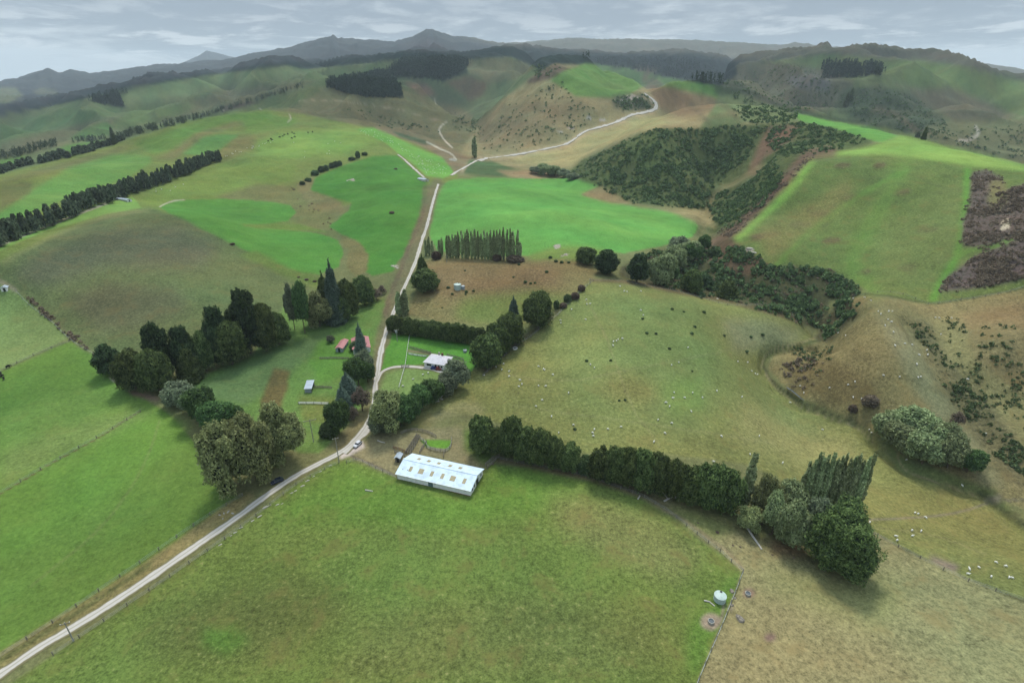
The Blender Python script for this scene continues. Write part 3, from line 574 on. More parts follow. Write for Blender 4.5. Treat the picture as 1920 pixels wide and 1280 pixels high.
nF = noise(nt, pos, .018, 7, .72, 1.); sp2 = mth(nt, 'MULTIPLY', maprange(nt, nF, .56, .66), SPK); c2 = mixc(nt, mth(nt, 'MULTIPLY', sp2, .45), c2, A(74,78,58))
nt.links.new(c2, b.inputs['Base Color']); bump(nt, b, mth(nt, 'ADD', mth(nt, 'MULTIPLY', nA, 1.), mth(nt, 'MULTIPLY', nE, .8)), .4, .4)
# ------------------------------------------------------------ ground
nT, nR = len(TH), len(RS)
V = np.stack([XX, YY, Zt], -1).reshape(-1, 3)
ii, jj = np.meshgrid(np.arange(nT - 1), np.arange(nR - 1), indexing='ij'); a = (ii * nR + jj).reshape(-1)
F = np.stack([a, a + nR, a + nR + 1, a + 1], 1)[:, ::-1]
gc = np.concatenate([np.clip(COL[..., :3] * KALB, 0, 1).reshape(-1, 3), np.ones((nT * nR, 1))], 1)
gm = mesh('ground', V, F.copy(), m_ground, True, gc)
at2 = gm.color_attributes.new('mix', 'FLOAT_COLOR', 'POINT')
at2.data.foreach_set('color', np.concatenate([COL[..., 3:5].reshape(-1, 2), np.zeros((nT * nR, 1)), np.ones((nT * nR, 1))], 1).astype(np.float32).reshape(-1))
ground = link('ground', gm, kind='structure')
# ------------------------------------------------------------ roads, water
def ground_line(pts, step=2.):
    w_ = np.array([P(*p)[:2] for p in smooth(pts, False, 2)]); d = np.concatenate([[0], np.cumsum(np.hypot(*np.diff(w_, axis=0).T))])
    n = max(2, int(d[-1] / step)); s = np.linspace(0, d[-1], n); return np.stack([np.interp(s, d, w_[:, 0]), np.interp(s, d, w_[:, 1])], 1)
m_road, nt, b = newmat('gravel'); b.inputs['Roughness'].default_value = .95
at = nt.nodes.new('ShaderNodeAttribute'); at.attribute_name = 'Col'; geo = nt.nodes.new('ShaderNodeNewGeometry')
sc_ = nt.nodes.new('ShaderNodeSeparateColor'); nt.links.new(at.outputs['Color'], sc_.inputs[0])
n1 = noise(nt, geo.outputs['Position'], .8, 5, .7); n2 = noise(nt, geo.outputs['Position'], .15, 4, .6)
u = mth(nt, 'ABSOLUTE', mth(nt, 'MULTIPLY_ADD', sc_.outputs[0], 2., -1.))   # 0 at the crown of the road, 1 at its edge
grav = mixc(nt, n1, A(220,214,202,.66), A(184,178,168,.62)); strip = mth(nt, 'MULTIPLY', maprange(nt, mth(nt, 'ADD', u, mth(nt, 'MULTIPLY', n1, .25)), .13, .34, 1., 0.), sc_.outputs[1])
c2 = mixc(nt, strip, grav, A(132,130,102))
c2 = mixc(nt, maprange(nt, mth(nt, 'ADD', u, mth(nt, 'MULTIPLY', n2, .9)), .98, 1.25), c2, A(128,122,86))
nt.links.new(c2, b.inputs['Base Color']); bump(nt, b, n1, .4, .05)
def road(name, pts, width, off=.12, strip=.5, step=1.6, ragged=.22):
    g = ground_line(pts, step); t = np.gradient(g, axis=0); t /= np.hypot(t[:, 0], t[:, 1])[:, None] + 1e-9; nrm = np.stack([t[:, 1], -t[:, 0]], 1)
    us = np.linspace(0, 1, 7); V = []; C = []
    wv = width * (1 + ragged * fbm(g[:, 0] / 9, g[:, 1] / 9, 3, 2))
    for k, u in enumerate(us):
        q = g + nrm * ((u - .5) * wv)[:, None]; z = zat(q[:, 0], q[:, 1]) + off * (1 - (2 * u - 1) ** 2 * .8) + .05
        V.append(np.stack([q[:, 0], q[:, 1], z], 1)); C.append(np.stack([np.full(len(g), u), np.full(len(g), strip), z * 0, z * 0 + 1], 1))
    n = len(g); V = np.concatenate(V); C = np.concatenate(C)
    F = [(k * n + i, k * n + i + 1, (k + 1) * n + i + 1, (k + 1) * n + i) for k in range(6) for i in range(n - 1)]
    return link(name, mesh(name, V, np.array(F)[:, ::-1].copy(), m_road, True, C), kind='structure')
MAIN = [(-90,1318),(0,1265),(70,1215),(140,1175),(220,1125),(300,1070),(380,1015),(450,966),(500,928),(550,894),(600,868),(640,848),(668,824),(686,800),(697,779),(701,758),(703,737),(704,718),(709,698),(711,676),(715,655),(719,639),(727,612),(737,588),(751,554),(764,526),(774,504),(784,477),(791,450),(800,427),(808,393),(816,363),(822,345)]
road('gravel_road', MAIN, 3.3)
road('driveway', [(706,716),(712,701),(722,693),(738,688),(759,687),(783,688),(806,691),(832,699)], 2.6, strip=.5)
road('driveway', [(697,796),(684,812),(668,826),(656,840),(645,850)], 3.6, strip=.2)
road('farm_track', [(846,329),(858,321),(872,314),(884,307),(897,300)], 5, .35, .2, 3)
road('farm_track', [(897,302),(919,296),(959,292),(993,286),(1026,279),(1060,272),(1077,262),(1094,247),(1124,239),(1157,230),(1184,215),(1218,210),(1233,202),(1226,188),(1208,176)], 8, .8, .2, 3, .6)
road('farm_track', [(796,334),(785,324),(774,314),(764,305),(757,298),(746,290)], 4, .3, .6, 3)
m_water, nt, b = newmat('creek_water'); b.inputs['Base Color'].default_value = (.05,.06,.06,1); b.inputs['Roughness'].default_value = .05; b.inputs['Specular IOR Level'].default_value = 1.
wp = [P(x, y) for x, y in smooth([(1473,726),(1479,730),(1492,741),(1508,752),(1504,755),(1490,747),(1476,737)], True, 1)]
zz = sorted(p.z for p in wp)[len(wp) // 2] + 1.
link('creek', mesh('creek', [(p.x, p.y, zz) for p in wp], [list(range(len(wp)))], m_water), kind='structure')
# ------------------------------------------------------------ trees
rng = np.random.default_rng(7)
def leafmat(name, c, c2, trans=.25):
    c = tuple(x * 1.3 for x in c); c2 = tuple(x * 1.6 for x in c2)
    m, nt, b = newmat(name); b.inputs['Roughness'].default_value = .8; b.inputs['Specular IOR Level'].default_value = .12
    g = nt.nodes.new('ShaderNodeNewGeometry'); oi = nt.nodes.new('ShaderNodeObjectInfo')
    n = noise(nt, g.outputs['Position'], .28, 3, .6)
    f = mth(nt, 'ADD', mth(nt, 'MULTIPLY', g.outputs['Random Per Island'], .55), mth(nt, 'MULTIPLY', n, .6))
    cc_ = mixc(nt, maprange(nt, f, .25, .9), c, c2)
    hs = nt.nodes.new('ShaderNodeHueSaturation'); nt.links.new(cc_, hs.inputs['Color'])
    nt.links.new(mth(nt, 'MULTIPLY_ADD', oi.outputs['Random'], .5, .75), hs.inputs['Value']); nt.links.new(mth(nt, 'MULTIPLY_ADD', oi.outputs['Random'], .03, .485), hs.inputs['Hue'])
    nt.links.new(hs.outputs[0], b.inputs['Base Color'])
    tr = nt.nodes.new('ShaderNodeBsdfTranslucent'); nt.links.new(hs.outputs[0], tr.inputs[0]); mx = nt.nodes.new('ShaderNodeMixShader'); mx.inputs[0].default_value = .3
    nt.links.new(b.outputs[0], mx.inputs[1]); nt.links.new(tr.outputs[0], mx.inputs[2]); nt.links.new(mx.outputs[0], nt.nodes['Material Output'].inputs['Surface']); return m
ML = dict(pine=leafmat('pine_needles', A(46,62,42), A(78,98,62)), macro=leafmat('cypress_foliage', A(54,72,42), A(112,128,74)),
 poplar=leafmat('poplar_leaves', A(118,136,88), A(180,192,142)), willow=leafmat('willow_leaves', A(108,124,82), A(160,172,124)),
 broad=leafmat('dark_leaves', A(58,84,48), A(98,124,72)), gum=leafmat('gum_leaves', A(104,114,74), A(160,166,112)),
 grey=leafmat('grey_leaves', A(92,104,84), A(142,152,118)), blue=leafmat('blue_needles', A(76,96,84), A(118,138,120)),
 scrub=leafmat('scrub_leaves', A(62,82,52), A(104,124,80)), gorse=leafmat('brown_scrub', A(92,80,70), A(126,112,94)), bare=leafmat('bare_twigs', A(112,100,86), A(146,134,116)),
 dark=leafmat('plantation_needles', A(44,58,48), A(64,80,62)), belt=leafmat('belt_needles', A(58,72,54), A(100,112,86)), heath=leafmat('heath', A(106,94,80), A(136,122,102)))
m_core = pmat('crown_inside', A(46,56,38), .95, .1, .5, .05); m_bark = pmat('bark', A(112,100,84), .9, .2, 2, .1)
def unit(v): return v / (np.linalg.norm(v, axis=-1, keepdims=True) + 1e-9)
def cards(pos, nrm, size, jit=.6, asp=1.5, up=0.):
    n = len(pos); nn = unit(nrm + rng.normal(0, jit, (n, 3))); a = rng.normal(0, 1, (n, 3)); a[:, 2] += up
    t = unit(a - (a * nn).sum(-1, keepdims=True) * nn); bb = np.cross(nn, t); s = (size * rng.uniform(.6, 1.35, n))[:, None]
    V = np.stack([pos - t * s * asp, pos - bb * s * .75 + nn * s * .25, pos + t * s * asp, pos + bb * s * .75 + nn * s * .25], 1)
    return V.reshape(-1, 3)
def lobe_crown(lobes, dens, size, jit=.6, asp=1.5, up=0., drop=0., core=.8, zs=1.25):
    """crown of leaf clumps over the surface of overlapping lobes, with a dark inner mass"""
    L_ = np.array(lobes, float); L_[:, 2] *= zs; L_[:, 5] *= zs; Vs = []; nC = 0; cores = []
    for k, l in enumerate(L_):
        c_, r = l[:3], l[3:6]; dens_ = dens * 2; area = (r[0] * r[1] + r[0] * r[2] + r[1] * r[2]) * 4.2; n = max(12, int(area * dens_))
        d = unit(rng.normal(0, 1, (n, 3))); d = d[(d[:, 2] > -.75)]
        lump = 1 + .20 * np.sin(d[:, 0] * 5 + k) * np.sin(d[:, 1] * 6 + 2 * k) + .1 * np.sin(d[:, 2] * 11 + k)
        rr = (rng.uniform(.72, 1.08, len(d)) * lump)[:, None]; p = c_ + d * r * rr
        o_ = np.ones(len(p), bool)
        for j, m in enumerate(L_):
            if j != k: o_ &= (((p - m[:3]) / m[3:6]) ** 2).sum(-1) > .55
        p = p[o_]; d = d[o_]
        if drop: p[:, 2] -= rng.uniform(0, drop, len(p))
        nn = unit(d / r)
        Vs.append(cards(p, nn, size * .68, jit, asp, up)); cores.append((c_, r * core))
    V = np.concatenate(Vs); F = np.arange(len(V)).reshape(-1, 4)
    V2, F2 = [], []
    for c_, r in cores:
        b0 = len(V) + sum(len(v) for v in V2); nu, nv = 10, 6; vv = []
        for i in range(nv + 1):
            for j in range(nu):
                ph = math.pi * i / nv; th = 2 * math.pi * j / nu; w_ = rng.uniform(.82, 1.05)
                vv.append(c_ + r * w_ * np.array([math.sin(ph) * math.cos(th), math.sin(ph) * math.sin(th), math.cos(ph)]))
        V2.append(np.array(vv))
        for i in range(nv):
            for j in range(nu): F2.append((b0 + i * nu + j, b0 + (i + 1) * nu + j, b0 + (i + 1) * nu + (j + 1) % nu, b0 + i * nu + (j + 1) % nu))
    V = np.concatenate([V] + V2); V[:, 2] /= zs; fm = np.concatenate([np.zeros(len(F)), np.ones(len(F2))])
    return V, np.concatenate([F, np.array(F2)]), fm
def rnd(a, b): return float(rng.uniform(a, b))
def L_round(n, spread=.24, z0=.55, r=.26, low=.3):
    ls = [(0, 0, z0, r * 1.15, r * 1.15, .33)]
    for i in range(n):
        a = i * 2.4 + rnd(-.4, .4); q = spread * rnd(.75, 1.15); h = rnd(low, .78); s = r * rnd(.7, 1.1)
        ls.append((q * math.cos(a), q * math.sin(a), h, s, s, s * rnd(.85, 1.2)))
    ls.append((rnd(-.05, .05), rnd(-.05, .05), .82, r * .8, r * .8, .17)); return ls
def L_cone(n, r0, p=1., z0=.06):
    ls = []
    for i in range(n):
        t = i / (n - 1); r = r0 * (1 - t) ** (p * .75) + .06; ls.append((rnd(-.02, .02), rnd(-.02, .02), z0 + (1 - z0 - .04) * t, r, r, .75 / n + .05))
        if r > .12:
            for k in range(4):
                a = rnd(0, 6.28); ls.append((r * .62 * math.cos(a), r * .62 * math.sin(a), z0 + (1 - z0) * t - .02, r * .5, r * .5, .55 / n + .04))
    return ls
def L_pine():
    ls = []
    for i in range(5):
        t = i / 4; r = [.34, .42, .42, .37, .30][i]; z = .24 + .62 * t
        for k in range([5, 6, 5, 4, 2][i]):
            a = rnd(0, 6.28); q = r * rnd(.4, .75); s = r * rnd(.42, .62); ls.append((q * math.cos(a), q * math.sin(a), z + rnd(-.06, .06), s, s, s * .8))
        ls.append((0, 0, z, r * .6, r * .6, .14))
    return ls
def L_macro():
    ls = [(0, 0, .38, .40, .40, .36), (rnd(-.05, .05), rnd(-.05, .05), .62, .30, .30, .30)]
    for i in range(12):
        a = i * 2.4; q = rnd(.16, .34); h = rnd(.25, .74); s = rnd(.12, .19); ls.append((q * math.cos(a), q * math.sin(a), h, s, s, s * 1.2))
    for i in range(5):
        a = rnd(0, 6.28); q = rnd(.28, .42); s = rnd(.06, .1); ls.append((q * math.cos(a), q * math.sin(a), rnd(.2, .7), s, s, s * 1.3))
    ls.append((rnd(-.12, .12), rnd(-.12, .12), .80, .18, .18, .16)); ls.append((rnd(-.2, .2), rnd(-.2, .2), .86, .09, .09, .11)); return ls
def L_pop():
    ls = []
    for i in range(9):
        t = i / 8; r = .46 * min(1, .55 + t * 2) * min(1, (1.22 - t) * 1.6); ls.append((rnd(-.09, .09), rnd(-.09, .09), .07 + .86 * t, r * .8, r * .8, .085))
        a = rnd(0, 6.28); ls.append((.22 * math.cos(a), .22 * math.sin(a), .07 + .84 * t, r * .5, r * .5, .09))
    return ls
# kind: lobes, card density, size(m at 12 m crown), material, trunk height share
KINDS = {
 'pine': (L_pine, 620, .042, 'pine', dict(jit=.7, up=1.2, asp=1.3)), 'macro': (L_macro, 1200, .030, 'macro', dict(jit=.6, up=1.6, asp=1.9)),
 'giant': (L_macro, 3000, .017, 'macro', dict(jit=.7, up=.6, asp=2.2)),
 'hedge': (L_macro, 800, .04, 'macro', dict(jit=.6, up=2., asp=1.8)),
 'spruce': (lambda: L_cone(8, .46, .85), 900, .03, 'blue', dict(jit=.5, up=-.6, asp=1.6, zs=2.2)), 'conifer': (lambda: L_cone(8, .48, .7), 900, .035, 'macro', dict(jit=.6, up=.8, asp=1.5)),
 'poplar': (L_pop, 95, .17, 'poplar', dict(jit=.9, up=.8, asp=1.3, zs=5.5, core=.7)), 'broad': (lambda: L_round(9), 1000, .034, 'broad', dict(jit=.8)),
 'willow': (lambda: L_round(11, .27, .52, .23, .25), 1000, .032, 'willow', dict(jit=.7, up=-1.5, asp=2., drop=.05)), 'gum': (lambda: L_round(14, .32, .45, .2, .17), 1300, .026, 'gum', dict(jit=.9, core=.6)),
 'grey': (lambda: L_round(9, .25, .5, .24), 1000, .034, 'grey', dict(jit=.8)), 'bare': (lambda: L_round(8, .25, .5, .2), 420, .03, 'bare', dict(jit=1., core=.4)),
 'bush': (lambda: [(0, 0, .4, .38, .38, .42), (.2, .1, .35, .28, .26, .34), (-.18, .15, .38, .26, .26, .36), (.02, -.22, .34, .28, .24, .34)], 620, .06, 'scrub', dict(jit=.8)),
 'brownbush': (lambda: [(0, 0, .4, .38, .38, .42), (.2, .1, .35, .28, .26, .34), (-.18, -.1, .36, .28, .24, .34)], 620, .06, 'gorse', dict(jit=.9)),
}
NVAR = dict(pine=3, macro=4, poplar=3, broad=3, willow=3, gum=2, grey=2)
def trunk_mesh(r=.035, top=.7, limbs=4):
    V = []; F = []
    def seg(p0, p1, r0, r1):
        p0 = np.array(p0, float); p1 = np.array(p1, float); d = unit(p1 - p0); u_ = unit(np.cross(d, [.3, 1, .1])); v_ = np.cross(d, u_); b0 = len(V)
        for p, r_ in ((p0, r0), ((p0 + p1) / 2 + .01, (r0 + r1) / 2), (p1, r1)):
            for k in range(6): V.append(p + r_ * (u_ * math.cos(k * 1.047) + v_ * math.sin(k * 1.047)))
        for s in range(2):
            for k in range(6): F.append((b0 + s * 6 + k, b0 + s * 6 + (k + 1) % 6, b0 + s * 6 + 6 + (k + 1) % 6, b0 + s * 6 + 6 + k))
    seg((0, 0, -.06), (.01, 0, top), r, r * .35)
    for k in range(limbs): a = k * 1.9; z = .18 + .11 * k; seg((0, 0, z), (.28 * math.cos(a), .28 * math.sin(a), z + .22), r * .5, r * .15)
    return np.array(V), F
BANK = {}
def bank(kind):
    if kind not in BANK:
        f, dn, s, mt, kw = KINDS[kind]; out = []
        for v in range(NVAR.get(kind, 2)):
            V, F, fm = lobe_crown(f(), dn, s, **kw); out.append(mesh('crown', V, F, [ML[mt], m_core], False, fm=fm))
        tv, tf = trunk_mesh(.03 if kind != 'poplar' else .06); BANK[kind] = (out, mesh('trunk', tv, tf, m_bark, True))
    return BANK[kind]
KN = {'giant': ('cypress_tree', 'cypress'), 'pine': ('pine_tree', 'pine'), 'macro': ('cypress_tree', 'cypress'), 'hedge': ('hedge_tree', 'hedge tree'), 'spruce': ('spruce_tree', 'spruce'), 'conifer': ('conifer_tree', 'conifer'), 'poplar': ('poplar_tree', 'poplar'),
      'broad': ('broadleaf_tree', 'tree'), 'willow': ('willow_tree', 'willow'), 'gum': ('gum_tree', 'gum tree'), 'grey': ('grey_leaved_tree', 'tree'), 'bare': ('bare_tree', 'tree'), 'bush': ('bush', 'bush'), 'brownbush': ('bush', 'bush')}
def plant(kind, loc, wm, hm, label, group=None, parts=True, mat=None):
    crowns, tr = bank(kind); cr = crowns[int(rng.integers(len(crowns)))]; name, cat = KN[kind]; rz = rnd(0, 6.28); W_ = wm * 1.12
    if parts:
        r = empty(name, loc, label, cat, rz, group)
        c_ = link('crown', cr, r); c_.scale = (W_, W_, hm)
        t = link('trunk', tr, r); t.scale = (W_, W_, hm)
    else:
        r = link(name, cr, loc=loc); r.rotation_euler = (0, 0, rz); r.scale = (W_, W_, hm); tag(r, label, cat, group)
    return r
def tree(kind, x, yb, yt, wpx, label, group=None, parts=True):
    p = P(x, yb); d = depth(p); h = max(1., hgt(p, yt)); return plant(kind, p + Vector((0, 0, -.15)), wpx * d / FPX, h, label, group, parts)
G1 = 'dark trees of the grove on the left'
for a in [('pine',208,703,647,46,'small round dark pine at the far left end of the grove beside the hedge line'),('macro',255,728,656,56,'broad dark cypress second from the left in the grove, above the bare bank'),('macro',300,735,650,60,'broad dark cypress in front of the grove beside the grey shrubs'),
 ('pine',313,712,603,44,'tall ragged pine sticking up above the two broad cypresses of the grove'),('pine',354,706,611,40,'tall pine with a bushy top left of the gap in the grove'),('conifer',360,712,650,36,'olive tinged conifer low at the front of the grove'),('macro',388,694,617,42,'dense dark tree in the middle of the grove, lower than its neighbours'),
 ('pine',418,684,573,42,'second highest pine of the grove, left of the highest one'),('macro',436,683,598,62,'olive green cypress at the front of the grove below the second highest pine'),('pine',470,662,541,56,'highest pine of the grove with a rounded top'),('macro',500,658,566,48,'dark cypress just right of the highest pine of the grove'),('macro',524,645,584,44,'last low dark tree at the right end of the grove')]: tree(*a, G1)
G2 = 'trees along the paddock below the grove'
for a in [('grey',335,760,714,46,'grey green tree right below the dark grove, first of the slanting row'),('grey',362,775,722,46,'grey green tree second in the slanting row below the grove'),('broad',385,793,727,52,'rounded green tree third in the slanting row below the grove'),('broad',415,808,752,56,'rounded green tree fourth in the slanting row, touching the big gum'),('broad',440,800,762,40,'low green tree behind the big gums on their left side')]: tree(*a, G2)
for a in [('gum',436,920,790,80,'large olive brown gum tree nearest the road, left of two'),('gum',482,900,772,78,'large olive brown gum tree over the parked dark car'),('gum',532,862,760,72,'large olive brown gum tree standing back from the road, rightmost of the clump')]: tree(*a, 'big gum trees beside the gravel road')
G3 = 'trees of the clump above the small sheds'
for a in [('grey',553,618,530,24,'tall grey green tree at the left end of the upper clump'),('broad',572,625,528,28,'second tall narrow green tree of the upper clump'),('gum',600,612,547,46,'brownish rounded tree between the narrow trees and the spires of the upper clump'),('conifer',615,600,518,26,'dark conifer behind the brownish tree of the upper clump'),('spruce',632,606,498,32,'highest spire shaped spruce of the upper clump'),('macro',655,596,519,40,'dark cypress right of the highest spire in the upper clump'),('macro',684,572,515,40,'dark cypress at the right end of the upper clump'),('macro',640,602,545,40,'dark bushy tree at the foot of the spire in the upper clump'),('bare',706,562,540,24,'bare grey twiggy shrub beside the right end of the upper clump'),('bare',716,552,534,18,'small bare twiggy shrub nearest the road above the sheds')]: tree(*a, G3)
tree('spruce',679,672,611,22,'lone dark spruce standing between the red roofed sheds')
tree('bush',668,655,637,22,'green bush beside the long red roofed shed'); tree('grey',620,642,628,14,'small pale blossoming tree left of the small red shed')
G4 = 'trees left of the gravel road by the yard'
for a in [('grey',686,702,655,34,'grey green tree beside the road below the long red shed'),('broad',673,724,672,42,'dark green tree second from the top of the roadside row'),('broad',690,716,680,28,'dark green tree nearest the road in the roadside row'),('spruce',655,748,702,36,'blue grey spruce, upper of two in the roadside row'),('spruce',647,778,727,34,'blue grey spruce, lower of two in the roadside row'),('bare',680,770,724,38,'bare brown tree touching the road in the roadside row'),('broad',636,812,754,42,'dark green tree at the bottom of the roadside row'),('bush',617,818,786,28,'light green low tree at the very bottom of the roadside row'),('bare',664,790,760,20,'small reddish shrub between the roadside row and the road')]: tree(*a, G4)
G5 = 'trees between the road and the farmhouse'
for a in [('gum',728,808,730,60,'big olive brown tree overhanging the gravel road'),('grey',712,812,768,36,'dark low tree at the road below the big olive brown tree'),('broad',752,796,744,46,'green tree right of the big olive brown tree'),('broad',772,786,744,36,'green tree third from the road in the farmhouse row'),('broad',790,768,722,42,'green tree in the middle of the farmhouse row'),('broad',813,754,712,44,'green tree below the end of the driveway'),('grey',836,738,696,38,'grey green tree just right of the driveway end'),('grey',856,728,674,44,'grey green tree hiding the right corner of the farmhouse'),('bush',874,706,688,18,'small bush at the right end of the farmhouse row')]: tree(*a, G5)
for k, (x, yb, yt) in enumerate([(738,622,590),(752,626,592),(767,628,594),(782,630,598),(797,633,600),(812,635,600),(827,637,602),(842,640,602),(857,641,604),(872,644,607),(887,645,610),(902,646,612)]):
    tree('hedge', x, yb, yt, 24, 'dark hedge cypress number %s from the road in the shelter hedge above the farmhouse' % ['one','two','three','four','five','six','seven','eight','nine','ten','eleven','twelve'][k], 'trees of the dark shelter hedge')
for a in [('poplar',749,592,548,12,'small poplar left of two beside the road above the hedge'),('poplar',760,590,543,16,'small poplar right of two beside the road above the hedge'),('macro',798,545,502,52,'wide dark cypress at the road beside the brown paddock'),('conifer',793,523,481,20,'pointed conifer behind the wide dark cypress at the road')]: tree(*a)
G6 = 'big cypresses right of the farmhouse'
for a in [('macro',912,688,626,56,'dark cypress nearest the farmhouse, lowest of the slanting row'),('macro',935,664,602,46,'dark cypress second from the bottom of the slanting row'),('macro',955,648,582,54,'broad dark cypress in the middle of the slanting row'),('spruce',963,610,560,22,'blue grey conifer peeking out behind the middle cypress'),('macro',1008,612,544,54,'dark cypress at the upper right end of the slanting row'),('bush',1043,578,560,10,'small dark conifer just beyond the upper cypress'),('bush',1064,565,549,14,'dark round bush on the fence corner of the sheep paddock'),('brownbush',1078,560,546,16,'brown bush on the fence corner of the sheep paddock'),('brownbush',1056,576,566,14,'brown low bush by the fence below the round dark one'),('brownbush',1090,545,532,14,'brown twiggy bush high on the fence of the brown paddock')]: tree(*a, G6 if a[0] == 'macro' else None)
xs = [839,844,850,855,860,867,873,878,885,891,897,903,909,915,920,926,932,938,944,951,957,962,970,975]
ORD = 'first second third fourth fifth sixth seventh eighth ninth tenth eleventh twelfth thirteenth fourteenth fifteenth sixteenth seventeenth eighteenth nineteenth twentieth twenty-first twenty-second twenty-third twenty-fourth'.split()
for k, x in enumerate(xs):
    yt = [442,440,438,441,434,431,436,430,432,431,433,436,432,434,430,432,431,428,427,429,427,434,430,452][k]; tree('poplar', x, 483 + k * .25, yt + (k % 3), 6.3 + k % 2, ORD[k] + ' poplar from the left in the tall row at the bright field', 'poplars in a row below the bright green field')
for k, (x, yt) in enumerate([(799,450),(805,444),(811,452),(824,450),(829,446)]): tree('poplar', x, 479, yt, 6, ORD[k] + ' small poplar from the road, left of the tall row', 'small poplars by the road')
for a in [('brownbush',818,486,468,16,'dark bush below the small poplars by the road'),('brownbush',932,488,474,18,'dark bush at the foot of the poplar row, left of two'),('brownbush',966,491,476,30,'wide dark bush at the right foot of the poplar row'),
 ('macro',1098,494,462,36,'left dark tree of the pair beside the bright field'),('pine',1137,513,467,46,'right and larger dark tree of the pair beside the bright field'),('pine',1194,530,476,38,'solitary dark pine left of the pale willows')]: tree(*a)
G7 = 'trees at the head of the gully'
for a in [('willow',1236,534,478,46,'pale green willow nearest the sheep paddock fence'),('willow',1262,508,458,44,'pale green willow in the middle of the gully head'),('willow',1288,490,452,38,'pale green willow right behind the middle one'),('grey',1274,480,442,40,'grey green willow at the top edge by the bright field'),('broad',1300,492,456,34,'dark green tree right of the upper willows'),('broad',1318,470,440,24,'green tree at the right tip of the bright field'),('macro',1295,548,503,38,'dark conifer on the fence below the willows'),('pine',1320,540,515,26,'dark low pine beside the fence conifer'),('conifer',1363,558,524,32,'round dark conifer at the paddock fence in the gully'),('broad',1255,526,495,30,'dark green tree under the pale willows'),('bush',1340,480,458,22,'green bush where the brown strip meets the gully')]: tree(*a, G7)
G8 = 'shelter belt trees behind the woolshed'
belt = [(905,848,777,44),(930,850,800,34),(957,854,779,42),(985,862,797,44),(1012,870,802,46),(1040,874,816,42),(1068,880,830,40),(1098,886,848,26),(1125,896,838,44),(1150,902,836,46),(1178,908,838,44),(1205,916,842,46),(1232,924,850,44),(1258,932,856,44),(1292,942,872,50),(1325,950,868,56),(1358,955,878,50)]
for k, (x, yb, yt, w_) in enumerate(belt): tree('macro' if k not in (7,) else 'bush', x, yb, yt, w_ * 1.12, ORD[k] + ' tree from the woolshed end of the dark shelter belt', G8)
for a in [('poplar',1394,952,852,20,'tall column poplar between the dark belt and the willows'),('gum',1402,992,950,40,'low olive brown tree at the foot of the column poplar'),('gum',1432,972,893,46,'yellowish green tree right of the column poplar'),('willow',1447,1002,930,42,'silvery willow left of two in front of the poplar block'),('willow',1478,1022,936,56,'silvery drooping willow directly left of the huge dark conifer'),('willow',1478,975,912,50,'willow behind the silvery pair'),('grey',1528,1000,932,40,'grey willow rising behind the huge dark conifer'),('grey',1590,988,948,26,'pale grey shrub right behind the huge dark conifer')]: tree(*a)
tree('giant',1566,1066,952,112,'huge dark green conifer at the right end of the belt')
for k in range(15):
    t = k / 14; tree('poplar', 1498 + 104 * t, 944 + 24 * t + (k % 2) * 3, 858 + 6 * t - 5 * (k % 3) + (8 if k < 2 else 0), 13, ORD[k] + ' poplar from the left in the dense block beyond the huge conifer', 'poplars in the dense block')
G9 = 'willows by the creek on the right'
for k, a in enumerate([(1660,822,774,58),(1702,810,760,58),(1690,848,798,62),(1738,838,782,56),(1728,868,812,64),(1762,850,790,54),(1775,876,820,50)]): tree('willow', *a, ['leftmost light green creek willow','upper light green creek willow, highest of the clump','creek willow at the lower left front','creek willow in the middle of the clump','creek willow at the lower front','rightmost large creek willow','small creek willow low on the right'][k], G9)
for a in [('broad',1812,884,842,46,'dark green tree right of the creek willows'),('brownbush',1630,760,738,26,'dark brown bush above the creek willows'),('brownbush',1598,772,756,14,'small dark bush beside the creek above the willows'),('bare',1790,800,770,24,'grey brown bush up behind the creek willows')]: tree(*a)
tree('poplar',890,296,257,10,'lone tall dark poplar where the tracks meet below the hills')
for k, (x, y) in enumerate([(645,213),(660,214)]): pass
for k, (x, yb, yt, w_) in enumerate([(1005,326,312,26),(1022,328,308,26),(1040,330,310,26),(1056,333,316,24),(1075,336,324,24)]): tree('willow' if k in (1, 2) else 'grey', x, yb, yt, w_, ORD[k] + ' grey green willow from the left at the edge of the bright field', 'willows below the hill track')
for k, (x, yb, yt, w_) in enumerate([(591,328,317,14),(603,322,309,12),(612,320,307,9),(622,315,303,10),(630,313,300,10),(637,311,299,8),(671,296,281,9),(684,291,284,10),(660,300,293,12),(578,340,332,12),(567,346,338,10)]): tree('bush', x, yb, yt, w_, ORD[k] + ' dark bush from the left in the line above the bright field' if k else 'dark bush at the head of the line above the bright field', 'dark bushes along the top of the bright field')
for k, (x, yb, yt) in enumerate([(1731,262,238),(1585,200,174),(1594,190,165),(1720,258,246),(212,258,238),(216,270,250)]): tree('conifer', x, yb, yt, 7, 'dark conifer standing by the ' + ['far right gully, large one','valley forest edge on the right','valley forest edge, farther one','far right gully, small one','left shelter belt, upper one','left shelter belt, lower one'][k], parts=False)
